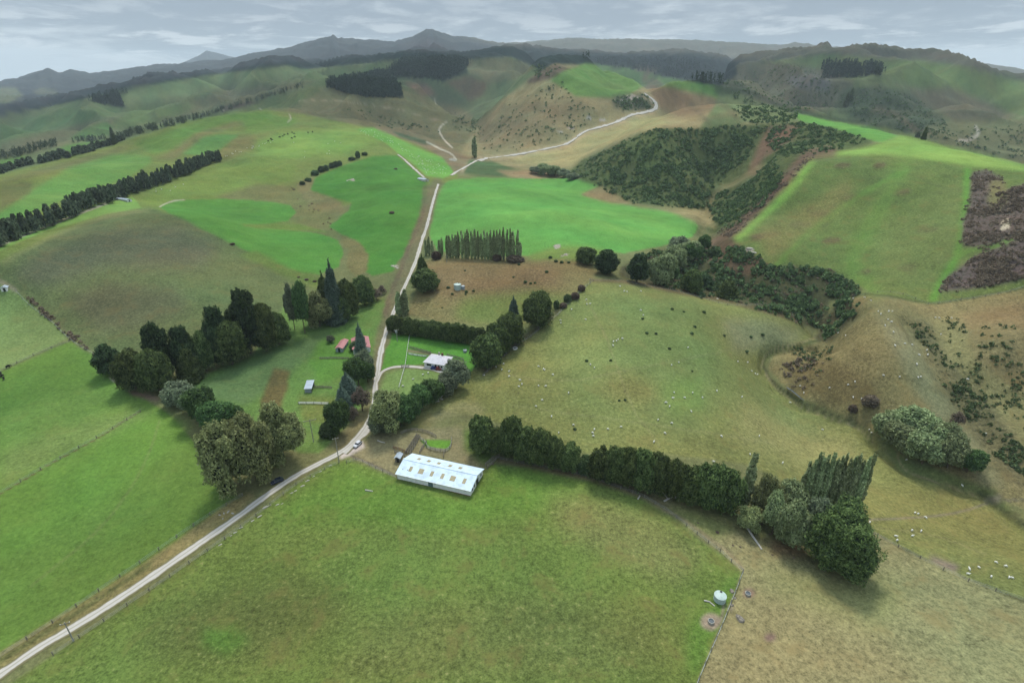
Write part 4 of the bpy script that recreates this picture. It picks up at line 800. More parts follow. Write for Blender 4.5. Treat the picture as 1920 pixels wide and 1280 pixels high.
# scattered small bushes one can count
def ordn(k):
    if k < 24: return ORD[k]
    tens = ['', '', 'twenty', 'thirty', 'forty', 'fifty', 'sixty', 'seventy', 'eighty', 'ninety']; k += 1; h = 'hundred and ' if k >= 100 else ''; k %= 100
    if k == 0: return 'hundredth'
    if k <= 20: return h + (ORD[k - 1])
    t, u = divmod(k, 10)
    return h + (tens[t][:-1] + 'ieth' if u == 0 else tens[t] + '-' + ORD[u - 1])
def grp(pts, kind, label, group, w0, w1, ratio=.75):
    lab0 = label
    for k, (x, y) in enumerate(sorted(pts)):
        label = lab0 + ', ' + ordn(k) + ' from the left'
        w_ = rnd(w0, w1); p = P(x, y); s = w_ * depth(p) / FPX; plant(kind, p + Vector((0, 0, -.1)), s, s * ratio, label, group, False)
grp([(1230,626),(1297,626),(1315,560),(1213,625),(1145,676),(1100,677),(1172,750),(1161,751),(1078,805),(1205,598),(1303,613),(1298,696),(1282,585),(1320,586),(1260,580),(1358,630),(1400,660),(1255,654),(1020,560),(1408,632),(1430,628)], 'bush', 'small dark bush alone in the sheep paddock', 'dark bushes dotted over the sheep paddock', 3, 7)
grp([(973,497),(1032,484),(1042,491),(1053,493),(1066,493),(1025,511),(963,520),(872,508),(985,530),(995,532),(1003,531),(829,577),(848,552),(873,552),(874,548),(888,546),(842,540),(840,540),(858,543),(808,609)], 'bush', 'small dark bush in the brown paddock above the hedge', 'dark bushes dotted over the brown paddock', 3, 7, .8)
grp([(602,566),(575,525),(590,528),(560,520),(436,459),(742,318),(735,400)], 'brownbush', 'small brown bush on the field edge below the bright oval field', 'brown bushes along the field edge', 5, 10, .5)
grp([(1443,1001),(1428,983),(1374,1022),(1388,1025),(1448,1040),(1488,1045),(1345,998),(1309,980),(924,870)], 'brownbush', 'dark low thistle clump on the bare strip beside the shelter belt', 'dark clumps along the belt strip', 3, 7, .5)
# ------------------------------------------------------------ buildings
def boxm(V, F, x0, x1, y0, y1, z0, z1):
    b = len(V); V += [(x, y, z) for z in (z0, z1) for x, y in ((x0, y0), (x1, y0), (x1, y1), (x0, y1))]
    F += [tuple(b + i for i in f) for f in ((0, 3, 2, 1), (4, 5, 6, 7), (0, 1, 5, 4), (1, 2, 6, 5), (2, 3, 7, 6), (3, 0, 4, 7))]
def boxes(name, bs, mat, parent=None, loc=None):
    V, F = [], []
    for b in bs: boxm(V, F, *b)
    return link(name, mesh(name, V, F, mat), parent, loc)
def poly_part(name, V, F, mat, parent): return link(name, mesh(name, V, F, mat), parent)
def slab(pts, t=.08):
    """a sheet of four corners given a thickness"""
    V = [tuple(p) for p in pts]; a, b_, c_ = (Vector(p) for p in pts[:3]); n = (b_ - a).cross(c_ - a).normalized() * t
    V += [tuple(Vector(p) - n) for p in pts]; k = len(pts); F = [tuple(range(k)), tuple(range(2 * k - 1, k - 1, -1))] + [(i, i + k, (i + 1) % k + k, (i + 1) % k) for i in range(k)]
    return V, F
def frame(A_, B_, C_):
    a, b_, c_ = P(*A_), P(*B_), P(*C_); dx = b_ - a; Ln = math.hypot(dx.x, dx.y); yaw = math.atan2(dx.y, dx.x); u = Vector((-math.sin(yaw), math.cos(yaw), 0)); W_ = (c_ - b_).dot(u)
    z = min(float(zat(a.x, a.y)), float(zat(b_.x, b_.y))) ; return Vector((a.x, a.y, z)), yaw, Ln, abs(W_)
def roofmat(name, c):
    m, nt, b = newmat(name); t = nt.nodes.new('ShaderNodeTexCoord'); wv = nt.nodes.new('ShaderNodeTexWave'); wv.inputs['Scale'].default_value = 1.6; wv.bands_direction = 'X'; wv.inputs['Distortion'].default_value = 0
    nt.links.new(t.outputs['Object'], wv.inputs['Vector']); n = noise(nt, t.outputs['Object'], .5, 5, .65)
    nt.links.new(mixc(nt, maprange(nt, n, .35, .75), c, tuple(x * .74 for x in c)), b.inputs['Base Color']); bump(nt, b, wv.outputs['Fac'], .5, .04); b.inputs['Roughness'].default_value = .5; return m
m_roofblue = roofmat('pale_blue_roofing', A(206,224,238,.85)); m_roofgrey = roofmat('grey_roofing', A(206,202,206,.85)); m_roofred = roofmat('faded_red_roofing', A(204,140,138,.6)); m_rooftin = roofmat('tin_roofing', A(190,204,214))
m_white = pmat('white_boards', A(236,236,230,.85), .6, .06, 1.2); m_cream = pmat('cream_boards', A(230,228,214), .6, .08, 1.2); m_skyl = pmat('skylight_sheet', A(182,170,132), .4, .12, 2)
m_dark = pmat('dark_opening', A(44,48,50), .6, .1, 2); m_green = pmat('grey_green_paint', A(112,134,134), .6, .08, 2); m_timber = pmat('weathered_timber', A(150,144,130), .9, .2, 1.5, .1)
m_brownw = pmat('brown_timber', A(128,98,76), .9, .2, 1.5, .1); m_conc = pmat('concrete', A(184,180,168), .9, .15, 1.5, .1); m_rust = pmat('rust_trim', A(148,96,76), .8, .2, 3); m_glass = pmat('window_glass', A(56,64,72), .15, .1, 2, .6)
m_tank = pmat('pale_green_tank', A(196,216,206), .5, .08, 1.5); m_tin = pmat('galvanised_tin', A(170,182,188), .45, .12, 2, .5); m_blue = pmat('blue_paint', A(60,84,160), .5, .08, 2); m_red = pmat('red_paint', A(176,58,50), .5, .1, 2)
def gable(root, Lx, Wy, h, rise, wallm, roofm, ov=.35, ridge=.5, t=.1, ridge_cap=True, off=0):
    y1 = Wy * ridge
    V = [(0, 0, -1), (Lx, 0, -1), (Lx, Wy, -1), (0, Wy, -1), (0, 0, h), (Lx, 0, h), (Lx, Wy, h), (0, Wy, h), (0, y1, h + rise), (Lx, y1, h + rise)]
    poly_part('wall', V, [(0, 1, 5, 4), (2, 3, 7, 6), (1, 2, 6, 9, 5), (3, 0, 4, 8, 7)], wallm, root)
    s1 = rise / y1; s2 = rise / (Wy - y1); e = .06
    Vf, Ff = slab([(-ov, -ov, h - ov * s1 + e), (Lx + ov, -ov, h - ov * s1 + e), (Lx + ov, y1, h + rise + e), (-ov, y1, h + rise + e)], t)
    Vb, Fb = slab([(-ov, y1, h + rise + e), (Lx + ov, y1, h + rise + e), (Lx + ov, Wy + ov, h - ov * s2 + e), (-ov, Wy + ov, h - ov * s2 + e)], t)
    V = Vf + Vb; F = Ff + [tuple(i + len(Vf) for i in f) for f in Fb]; r = poly_part('roof', V, F, roofm, root)
    if ridge_cap: boxes('ridge_cap', [(-ov, Lx + ov, y1 - .22, y1 + .22, h + rise + .04, h + rise + .13)], roofm, r)
    return r, s1, s2, y1
# woolshed
loc, yaw, Ls, Wsd = frame((745,897), (882,930), (906,889)); print('woolshed', Ls, Wsd)
ws = empty('woolshed', loc, 'long white woolshed with pale blue roof and tan skylights beside the gravel yard', 'woolshed', yaw)
WH = 2.5; rf, s1, s2, y1 = gable(ws, Ls, Wsd, WH, Wsd * .16, m_white, m_roofblue, .4, .5)
def on_roof(fx, w_, fy0, fy1, back=False):
    x0 = fx * Ls - w_ / 2; pts = []
    for x, f in ((x0, fy0), (x0 + w_, fy0), (x0 + w_, fy1), (x0, fy1)):
        y = f * y1 if not back else y1 + (Wsd - y1) * f; z = WH + (y * s1 if not back else Wsd * .16 - (y - y1) * s2) + .085; pts.append((x, y, z))
    return slab(pts, .05)
for fx, w_ in ((.15,.042*Ls),(.295,.07*Ls),(.445,.042*Ls),(.59,.042*Ls),(.73,.07*Ls),(.885,.042*Ls)): V_, F_ = on_roof(fx, w_, .28, .62); poly_part('skylight', V_, F_, m_skyl, rf)
for fx, w_ in ((.16,.045*Ls),(.3,.045*Ls),(.44,.045*Ls),(.6,.045*Ls),(.74,.045*Ls)): V_, F_ = on_roof(fx, w_, .3, .62, True); poly_part('skylight', V_, F_, m_skyl, rf)
for x in (.05, .115): V_, F_ = on_roof(x, .22, .3, .36); poly_part('vent', V_, F_, m_dark, rf)
boxes('sliding_door', [(Ls * .435, Ls * .50, -.06, -.01, -.1, 2.15)], m_green, ws)
for x in (.15, .53, .93): boxes('louvre', [(Ls * x - .35, Ls * x + .35, -.05, -.01, 1.75, 2.1)], m_dark, ws)
boxes('base_board', [(-.03, Ls + .03, -.045, -.005, -.5, .25)], m_rust, ws)
boxes('end_door', [(Ls + .01, Ls + .06, Wsd * .45, Wsd * .62, 0, 2.4)], m_dark, ws)
for y in (.12, .28, .8): boxes('end_window', [(Ls + .01, Ls + .05, Wsd * y, Wsd * (y + .07), 1., 2.)], m_dark, ws)
boxes('gutter', [(-.4, Ls + .4, -.52, -.40, WH - .12, WH)], m_white, rf)
# farmhouse with hip roof
loc, yaw, Lh, Wh_ = frame((796,688), (834,694), (848,679)); Wh_ = max(8, Wh_); print('house', Lh, Wh_)
hs = empty('farmhouse', loc, 'white farmhouse with grey lilac hipped roof at the end of the driveway', 'house', yaw)
h = 2.7; poly_part('wall', [(0, 0, -1), (Lh, 0, -1), (Lh, Wh_, -1), (0, Wh_, -1), (0, 0, h), (Lh, 0, h), (Lh, Wh_, h), (0, Wh_, h)], [(0, 1, 5, 4), (1, 2, 6, 5), (2, 3, 7, 6), (3, 0, 4, 7)], m_white, hs)
o_ = .5; rr_ = 2.1; a0, a1 = Wh_ * .42, Lh - Wh_ * .42
rf = poly_part('roof', [(-o_, -o_, h), (Lh + o_, -o_, h), (Lh + o_, Wh_ + o_, h), (-o_, Wh_ + o_, h), (a0, Wh_ / 2, h + rr_), (a1, Wh_ / 2, h + rr_)], [(0, 1, 5, 4), (1, 2, 5), (2, 3, 4, 5), (3, 0, 4), (3, 2, 1, 0)], m_roofgrey, hs)
boxes('chimney', [(Lh * .62, Lh * .62 + .8, Wh_ * .62, Wh_ * .62 + .7, h + 1, h + 2.9)], m_brownw, rf)
boxes('chimney', [(Lh * .42, Lh * .42 + .6, Wh_ * .75, Wh_ * .75 + .6, h + .6, h + 2.5)], m_conc, rf)
for x in (.66, .80): 
    f_ = boxes('window', [(Lh * x, Lh * x + 1.1, -.06, -.01, .9, 2.1)], m_white, hs); boxes('pane', [(Lh * x + .1, Lh * x + 1., -.09, -.065, 1., 2.)], m_glass, f_)
f_ = boxes('window', [(Lh + .01, Lh + .06, 2, 3.5, .9, 2.1)], m_white, hs); boxes('pane', [(Lh + .065, Lh + .09, 2.1, 3.4, 1., 2.)], m_glass, f_)
f_ = boxes('door', [(Lh * .52, Lh * .52 + .9, -.06, -.01, 0, 2.1)], m_dark, hs)
boxes('window', [(Lh * .12, Lh * .12 + 2.2, -.05, -.01, 1., 2.1)], m_glass, hs)
def small(name, ABC, lab, cat, hh, rise, wm, rm, door=True, skill=False, dmat=None):
    loc, yaw, l_, w_ = frame(*ABC); w_ = max(w_, 1.2); l_ = max(l_, 1.5); r = empty(name, loc, lab, cat, yaw)
    if skill:
        poly_part('wall', [(0, 0, -.6), (l_, 0, -.6), (l_, w_, -.6), (0, w_, -.6), (0, 0, hh), (l_, 0, hh), (l_, w_, hh + rise), (0, w_, hh + rise)], [(0, 1, 5, 4), (2, 3, 7, 6), (3, 0, 4, 7)], wm, r)
        V_, F_ = slab([(-.2, -.2, hh + .06), (l_ + .2, -.2, hh + .06), (l_ + .2, w_ + .2, hh + rise + .1), (-.2, w_ + .2, hh + rise + .1)], .08); poly_part('roof', V_, F_, rm, r)
        for y in (.0, w_ / 2, w_ - .15): boxes('post', [(l_ - .15, l_, y, y + .15, -.6, hh + .02)], m_timber, r)
    else: gable_y(r, l_, w_, hh, rise, wm, rm)
    if door: boxes('door', [(l_ * .35, l_ * .35 + 1., -.06, -.01, 0, min(2., hh - .1))], dmat or m_dark, r)
    return r, l_, w_
def gable_y(root, Lx, Wy, h, rise, wm, rm, ov=.3):
    V = [(0, 0, -1), (Lx, 0, -1), (Lx, Wy, -1), (0, Wy, -1), (0, 0, h), (Lx, 0, h), (Lx, Wy, h), (0, Wy, h), (Lx / 2, 0, h + rise), (Lx / 2, Wy, h + rise)]
    poly_part('wall', V, [(0, 1, 5, 8, 4), (1, 2, 6, 5), (2, 3, 7, 9, 6), (3, 0, 4, 7)], wm, root); s = rise / (Lx / 2); e = .06
    Va, Fa = slab([(-ov, Wy + ov, h - ov * s + e), (-ov, -ov, h - ov * s + e), (Lx / 2, -ov, h + rise + e), (Lx / 2, Wy + ov, h + rise + e)], .08)
    Vb, Fb = slab([(Lx / 2, Wy + ov, h + rise + e), (Lx / 2, -ov, h + rise + e), (Lx + ov, -ov, h - ov * s + e), (Lx + ov, Wy + ov, h - ov * s + e)], .08)
    poly_part('roof', Va + Vb, Fa + [tuple(i + len(Va) for i in f) for f in Fb], rm, root)
r, l_, w_ = small('farm_shed', ((663,664), (695,659), (707,635)), 'long white shed with faded red roof half hidden by the spruce beside the road', 'shed', 2.6, 1.3, m_white, m_roofred)
for y in (.2, .5, .75): boxes('window', [(l_ + .01, l_ + .05, w_ * y, w_ * y + 1.2, .9, 1.9)], m_glass, r)
r, l_, w_ = small('garden_shed', ((630,660), (643,660), (651,643)), 'small grey shed with faded red roof left of the long red roofed one', 'shed', 2.1, .7, m_tin, m_roofred)
boxes('window', [(l_ + .01, l_ + .05, w_ * .4, w_ * .6, .9, 1.7)], m_glass, r)
small('animal_shelter', ((572,736), (585,736), (592,723)), 'open sided grey tin shelter standing alone in the paddock left of the road', 'shelter', 2.0, .9, m_tin, m_rooftin, False, True)
small('hut', ((3,547), (15,546), (21,537)), 'white hut on the fence corner at the far left edge', 'hut', 2.2, .7, m_white, m_rooftin)
small('roadside_hut', ((796,341), (804,340), (807,334)), 'small pale hut with an ochre side at the top of the straight road', 'hut', 2.6, .8, m_cream, m_rooftin, True, False, m_skyl)
small('field_hut', ((239,379), (248,378), (250,373)), 'small white hut beside the long pine belt on the left', 'hut', 2.2, .7, m_white, m_rooftin)
small('pump_shed', ((741,866), (750,867), (754,858)), 'tiny grey shed with a pale roof between the yards and the woolshed', 'shed', 1.9, .5, m_timber, m_rooftin)
# tanks, troughs
def lathe(prof, seg=24):
    V = []; F = []
    for r_, z in prof: V += [(r_ * math.cos(2 * math.pi * k / seg), r_ * math.sin(2 * math.pi * k / seg), z) for k in range(seg)]
    for i in range(len(prof) - 1):
        for k in range(seg): F.append((i * seg + k, i * seg + (k + 1) % seg, (i + 1) * seg + (k + 1) % seg, (i + 1) * seg + k))
    F.append(tuple(range((len(prof) - 1) * seg, len(prof) * seg))); return V, F
def tank(px, py, r_, h, mat, lab, lid=True):
    p = P(px, py); t = empty('water_tank', p, lab, 'water tank', 1.)
    V_, F_ = lathe([(r_, -.5), (r_, h * .15), (r_ * 1.02, h * .16), (r_, h * .18), (r_, h * .5), (r_ * 1.02, h * .51), (r_, h * .53), (r_, h)]); poly_part('wall', V_, F_, mat, t)
    V_, F_ = lathe([(r_ * 1.04, h + .01), (r_ * 1.04, h + .08), (r_ * .55, h + .3), (r_ * .12, h + .42)]); rf_ = poly_part('roof', V_, F_, mat, t)
    if lid: V_, F_ = lathe([(.3, h + .15), (.3, h + .42)], 14); o = poly_part('hatch', [(x + r_ * .62, y + .1, z) for x, y, z in V_], F_, m_dark, rf_)
    boxes('pipe', [(r_ + .02, r_ + .12, -.05, .05, 0, h)], m_tin, t)
tank(1349, 1124, 1.5, 1.6, m_tank, 'large pale green round water tank beside the fence at lower right')
tank(858, 541, 2.1, 2.6, m_tank, 'larger pale round water tank on the brown paddock'); tank(868, 541, 1.1, 1.6, m_tin, 'smaller water tank touching the large one on the brown paddock', False)
def trough(px, py, r_, lab, mat=m_conc):
    p = P(px, py); t = empty('water_trough', p, lab, 'trough'); V_, F_ = lathe([(r_, -.3), (r_, .6), (r_ * .82, .6), (r_ * .8, .35)], 20); poly_part('rim', V_, F_[:-1], mat, t)
    V_, F_ = lathe([(r_ * .8, .3), (r_ * .81, .42)], 20); poly_part('water', V_, F_, m_water, t)
trough(1402, 1114, .75, 'round concrete trough on the dry paddock right of the pale tank'); trough(1333, 1166, .8, 'round concrete trough on worn bare ground below the pale tank'); trough(966, 654, 1.1, 'white rimmed round hay feeder on bare earth below the cypresses', m_white)  # the white ring is a hay feeder, modelled with the trough shape
p = P(872, 660); t = empty('drum', p, 'small grey round drum on the lawn behind the farmhouse', 'drum', .6); V_, F_ = lathe([(.9, 0), (.92, .6), (.9, 1.2), (.5, 1.35)], 18); poly_part('drum_body', V_, F_, m_tin, t); V_, F_ = lathe([(.35, 1.3), (.35, 1.45)], 12); poly_part('lid', V_, F_, m_dark, t)
# rocks, stumps, fallen wood
m_rock = pmat('limestone', A(206,200,184), .95, .15, 1.2, .1); m_stump = pmat('old_wood', A(150,142,128), .95, .25, 2, .1); m_log = pmat('bleached_wood', A(214,208,196), .85, .12, 2, .1)
def rockmesh(seed, sx, sy, sz):
    V, F = lathe([(.25, -.4), (.9, -.2), (1, .15), (.75, .6), (.3, .8)], 9); r = np.random.default_rng(seed); V = np.array(V) * (1 + r.normal(0, .12, (len(V), 1))); return V * [sx, sy, sz], F
def rock(px, py, wpx, lab, group=None, mat=m_rock, name='rock', asp=.6, hh=.4, rz=None):
    p = P(px, py); s = wpx * depth(p) / FPX / 2; V_, F_ = rockmesh(int(px * 7 + py), s, s * asp, s * hh); o = link(name, mesh(name, V_, F_, mat), loc=p); o.rotation_euler = (0, 0, rnd(0, 3) if rz is None else rz); tag(o, lab, name.replace('_', ' '), group)
RR = [(413,1021,8),(433,1004,6),(441,998,8),(452,989,8),(474,976,8),(487,968,10),(498,951,12),(506,947,6),(520,946,8),(529,944,5),(547,924,7),(554,920,6),(567,911,9),(577,901,9),(588,893,6),(601,884,6),(620,872,6)]
for k, (x, y, w_) in enumerate(RR): rock(x, y, w_, ORD[k] + ' white limestone slab from the bottom along the right edge of the gravel road', 'limestone slabs beside the road', asp=.3, rz=.75 + rnd(-.2, .2))
for k, (x, y, w_) in enumerate([(412,965,6),(420,962,6),(428,959,8),(436,962,8),(418,972,5)]): rock(x, y, w_, ORD[k] + ' pale rubble block from the left where the verge meets the trees', 'pale rubble by the road', m_conc, asp=.4)
for x, y, w_, lab in ((1372,1108,11,'grey weathered stump right beside the pale green tank'),(1378,1121,6,'small grey stump on the fence below the tank, upper of two'),(1372,1134,8,'small grey stump on the fence below the tank, lower of two'),(1388,1160,17,'low mound of grey rubble in the dry paddock below the stumps')): rock(x, y, w_, lab, None, m_stump, 'stump' if w_ < 15 else 'rubble_mound', .8, .6)
for k, (x, y, w_) in enumerate([(736,499,9),(745,503,6),(651,339,6),(662,336,5),(1405,466,12),(1414,474,10),(1410,478,8),(1572,585,8),(1578,597,7),(1042,466,7),(1060,477,8),(1345,560,5),(908,703,5),(925,675,6),(820,752,9),(828,748,8)]): rock(x, y, w_, 'pale boulder ' + ['left of the straight road by the bright slope','right of the first one on the bright slope','in the upper bright field, left one','in the upper bright field, right one','at the scar on the hill foot, top one','at the scar on the hill foot, right one','at the scar on the hill foot, low one','on the rocky knoll, upper one','on the rocky knoll, lower one','at the bright field edge, upper','at the bright field edge, lower','on the gully fence','under the lowest cypress','under the slanting cypress row','below the farmhouse row, left','below the farmhouse row, right'][k])
def log(pts, r_, lab, name='fallen_log'):
    q = [P(*a) for a in pts]; o0 = q[0]; V, F = [], []
    for i, p in enumerate(q):
        d = (q[min(i + 1, len(q) - 1)] - q[max(i - 1, 0)]).normalized(); u_ = d.cross(Vector((0, 0, 1))).normalized(); v_ = Vector((0, 0, 1)); rr = r_ * (1 - .6 * i / len(q))
        for k in range(7): V.append(tuple(p - o0 + Vector((0, 0, rr * .7)) + rr * (u_ * math.cos(k * .9) + v_ * math.sin(k * .9))))
    for i in range(len(q) - 1):
        for k in range(7): F.append((i * 7 + k, i * 7 + (k + 1) % 7, i * 7 + 7 + (k + 1) % 7, i * 7 + 7 + k))
    F += [tuple(range(6, -1, -1)), tuple(range(len(V) - 7, len(V)))]
    tag(link(name, mesh(name, V, F, m_log), loc=o0), lab, 'log')
log([(1398,985),(1406,998),(1414,1010),(1422,1021),(1428,1030)], .4, 'long bleached fallen trunk lying on the grass before the willows')
log([(1245,940),(1256,934),(1264,930),(1272,939)], .3, 'bleached branch under the shelter belt, right one'); log([(1238,919),(1246,927),(1252,935)], .25, 'bleached branch under the shelter belt, upper left one'); log([(1196,936),(1200,929)], .25, 'short pale stick by the belt fence')
log([(1320,1126),(1330,1128),(1340,1136)], .22, 'pale forked branch beside the green tank'); log([(708,826),(716,829),(722,830)], .22, 'bleached log on the yard behind the car'); log([(685,919),(699,921)], .25, 'weathered plank lying in the front paddock')
log([(816,752),(826,746),(835,738)], .35, 'pale log along the edge below the farmhouse trees')
# fences
pm_V, pm_F = [], []; boxm(pm_V, pm_F, -.08, .08, -.08, .08, -.3, 1.25); post_me = mesh('post', pm_V, pm_F, m_timber)
def fence(pts, lab, step=4., rails=False, h=1.2, mat=m_timber, name='wire_fence', wmat=None, sm=0):
    w_ = np.array([P(*p)[:2] for p in (smooth(pts, False, sm) if sm else pts)]); d = np.concatenate([[0], np.cumsum(np.hypot(*np.diff(w_, axis=0).T))])
    n = int(min(99, max(2, d[-1] / step + 1))); s = np.linspace(0, d[-1], n); g = np.stack([np.interp(s, d, w_[:, 0]), np.interp(s, d, w_[:, 1])], 1); z = zat(g[:, 0], g[:, 1])
    o0 = Vector((g[0, 0], g[0, 1], float(z[0]))); r = empty(name, o0, lab, 'fence')
    for (x, y), zz in zip(g, z): c_ = link('post', post_me, r, (x - o0.x, y - o0.y, float(zz) - o0.z)); c_.scale = (1, 1, h / 1.2)
    V, F = [], []
    for hh in ((.25, .55, .85, 1.15) if rails else (.3, .7, 1.1)):
        a = .07 if rails else .012
        for i in range(n - 1):
            p0 = np.array([g[i, 0] - o0.x, g[i, 1] - o0.y, z[i] - o0.z + hh * h / 1.2]); p1 = np.array([g[i + 1, 0] - o0.x, g[i + 1, 1] - o0.y, z[i + 1] - o0.z + hh * h / 1.2])
            t = unit(p1 - p0); q = np.array([t[1], -t[0], 0]) * (.03 if rails else a); b0 = len(V); up = np.array([0, 0, a])
            V += [p + sx * q + sy * up for p in (p0, p1) for sx, sy in ((-1, -1), (1, -1), (1, 1), (-1, 1))]; F += [tuple(b0 + k for k in f) for f in ((0, 1, 5, 4), (1, 2, 6, 5), (2, 3, 7, 6), (3, 0, 4, 7))]
    link('rails' if rails else 'wires', mesh('rails' if rails else 'wires', V, F, mat if rails else m_tin), r)
fence([(100,1228),(220,1148),(300,1095),(400,1026),(480,968),(560,906),(605,882),(636,868)], 'wire fence along the right side of the gravel road', 5)
fence([(0,1232),(140,1140),(300,1030),(400,962),(455,930)], 'wire fence between the left pasture and the grassy verge', 5)
fence([(930,859),(1000,873),(1100,894),(1200,928),(1255,960),(1310,1004),(1352,1036),(1393,1072)], 'wire fence along the bare strip before the shelter belt', 4)
fence([(1393,1073),(1378,1112),(1350,1182),(1320,1250),(1300,1300)], 'wire fence between the green paddock and the dry one at lower right', 4)
fence([(1608,985),(1700,1034),(1800,1084),(1920,1126)], 'wire fence running from the huge conifer to the right edge', 5)
fence([(0,926),(60,890),(130,851),(200,812),(264,772)], 'wire fence across the left pasture', 6)
fence([(0,697),(60,668),(130,641)], 'short fence at the left edge above the pasture', 6)
fence([(30,546),(100,606),(132,638),(188,672)], 'fence overgrown with brown scrub at the left', 6)
fence([(1112,527),(1180,530),(1250,544),(1400,574),(1500,604)], 'fence along the top of the sheep paddock', 5)
fence([(905,706),(930,682),(960,655),(1000,628),(1045,592),(1112,528)], 'fence up the slanting edge of the sheep paddock by the cypresses', 4)
fence([(1600,556),(1640,550),(1740,571),(1800,563),(1920,538)], 'fence along the foot of the green hill at right', 6)
fence([(650,868),(672,862),(700,877),(745,897)], 'low fence from the road gate to the woolshed corner', 3)
fence([(768,630),(764,655),(760,685),(754,706),(748,728)], 'white fence crossing the driveway by the farmhouse', 2.2, True, .8, m_white, 'picket_fence')
fence([(768,652),(790,658),(808,663)], 'timber fence behind the farmhouse garden on its left', 2.2, True, 1.1, m_timber, 'rail_fence')
fence([(838,667),(856,671),(871,676),(868,688)], 'timber fence round the garden behind the farmhouse', 2.2, True, 1.1, m_timber, 'rail_fence')
fence([(766,664),(784,667),(800,669)], 'low white fence across the front lawn', 2.2, True, .7, m_white, 'picket_fence')
fence([(560,757),(590,757),(617,758)], 'white rail fence in the paddock below the grey shelter', 3, True, 1., m_white, 'rail_fence')
fence([(590,727),(605,727),(622,728)], 'rail fence running right from the grey shelter', 3, True, 1., m_timber, 'rail_fence')
fence([(600,673),(630,672),(655,673)], 'rail fence below the small red shed', 3, True, 1., m_timber, 'rail_fence')
fence([(788,824),(799,831),(801,841),(816,845),(833,848),(846,840),(847,824)], 'pale timber pen around the bright patch of grass behind the woolshed', 2, True, 1.3, m_conc, 'yard_fence')
fence([(752,814),(765,809),(778,807),(800,811),(818,820)], 'timber rails at the back of the sheep yards', 2, True, 1.3, m_timber, 'yard_fence')
for k in range(3): fence([(760 + 4 * k, 851 + k), (771 + 4 * k, 834 + k), (782 + 3 * k, 817 + k)], ['left','middle','right'][k] + ' timber rail of the drafting race in the sheep yards', 1.6, True, 1.3, m_timber, 'yard_fence')
fence([(737,841),(750,844),(763,850)], 'brown rails at the left of the sheep yards', 2, True, 1.2, m_brownw, 'yard_fence'); fence([(740,848),(752,852),(760,856)], 'grey broken rails beside the pump shed', 1.8, True, 1., m_timber, 'yard_fence')
fence([(833,848),(832,858)], 'short timber fence from the pen to the woolshed', 2, True, 1.3, m_timber, 'yard_fence')
fence([(787,850),(793,840),(800,831)], 'timber rails left of the bright grass pen', 2, True, 1.3, m_timber, 'yard_fence')
fence([(910,874),(921,864),(933,852)], 'timber loading race at the right end of the woolshed, near side', 2, True, 1.4, m_timber, 'yard_fence'); fence([(914,878),(925,868),(936,856)], 'timber loading race at the right end of the woolshed, far side', 2, True, 1.4, m_timber, 'yard_fence')
# gate on the driveway
p = P(760, 688); g_ = empty('farm_gate', p, 'grey timber gate on the driveway at the white fence', 'gate', .1); boxes('gate_leaf', [(-1.6, 1.6, -.04, .04, .2 + .28 * k, .32 + .28 * k) for k in range(4)], m_conc, g_); boxes('gate_post', [(-1.8, -1.6, -.1, .1, 0, 1.5)], m_timber, g_); boxes('gate_post', [(1.6, 1.8, -.1, .1, 0, 1.5)], m_timber, g_)
# power poles
def pole(px, py, pyt, lab, arm=2, box=False):
    p = P(px, py); h = hgt(p, pyt); r = empty('power_pole', p, lab, 'power pole', .4); V_, F_ = lathe([(.17, -.5), (.14, h * .5), (.10, h)], 10); poly_part('pole', V_, F_, m_conc, r)
    boxes('crossarm', [(-arm / 2, arm / 2, -.08, .08, h - .6, h - .42)], m_timber, r)
    for x in (-.45, 0, .45): boxes('insulator', [(x * arm - .05, x * arm + .05, -.05, .05, h - .41, h - .2)], m_white, r)
    if box: boxes('transformer', [(-.5, .5, .15, .8, h - 2.2, h - 1)], m_tin, r)
pole(138, 1201, 1166, 'grey power pole standing in the verge at lower left, nearest of all'); pole(636, 867, 820, 'tall pale power pole beside the bend of the gravel road'); pole(588, 828, 786, 'power pole with long crossarm standing in the paddock by the gums', 4.5)
pole(745, 640, 617, 'power pole with transformer by the shelter hedge', 2.4, True); pole(838, 492, 478, 'small pole below the poplar row'); pole(1106, 533, 522, 'short pole at the top corner of the sheep paddock', 1)
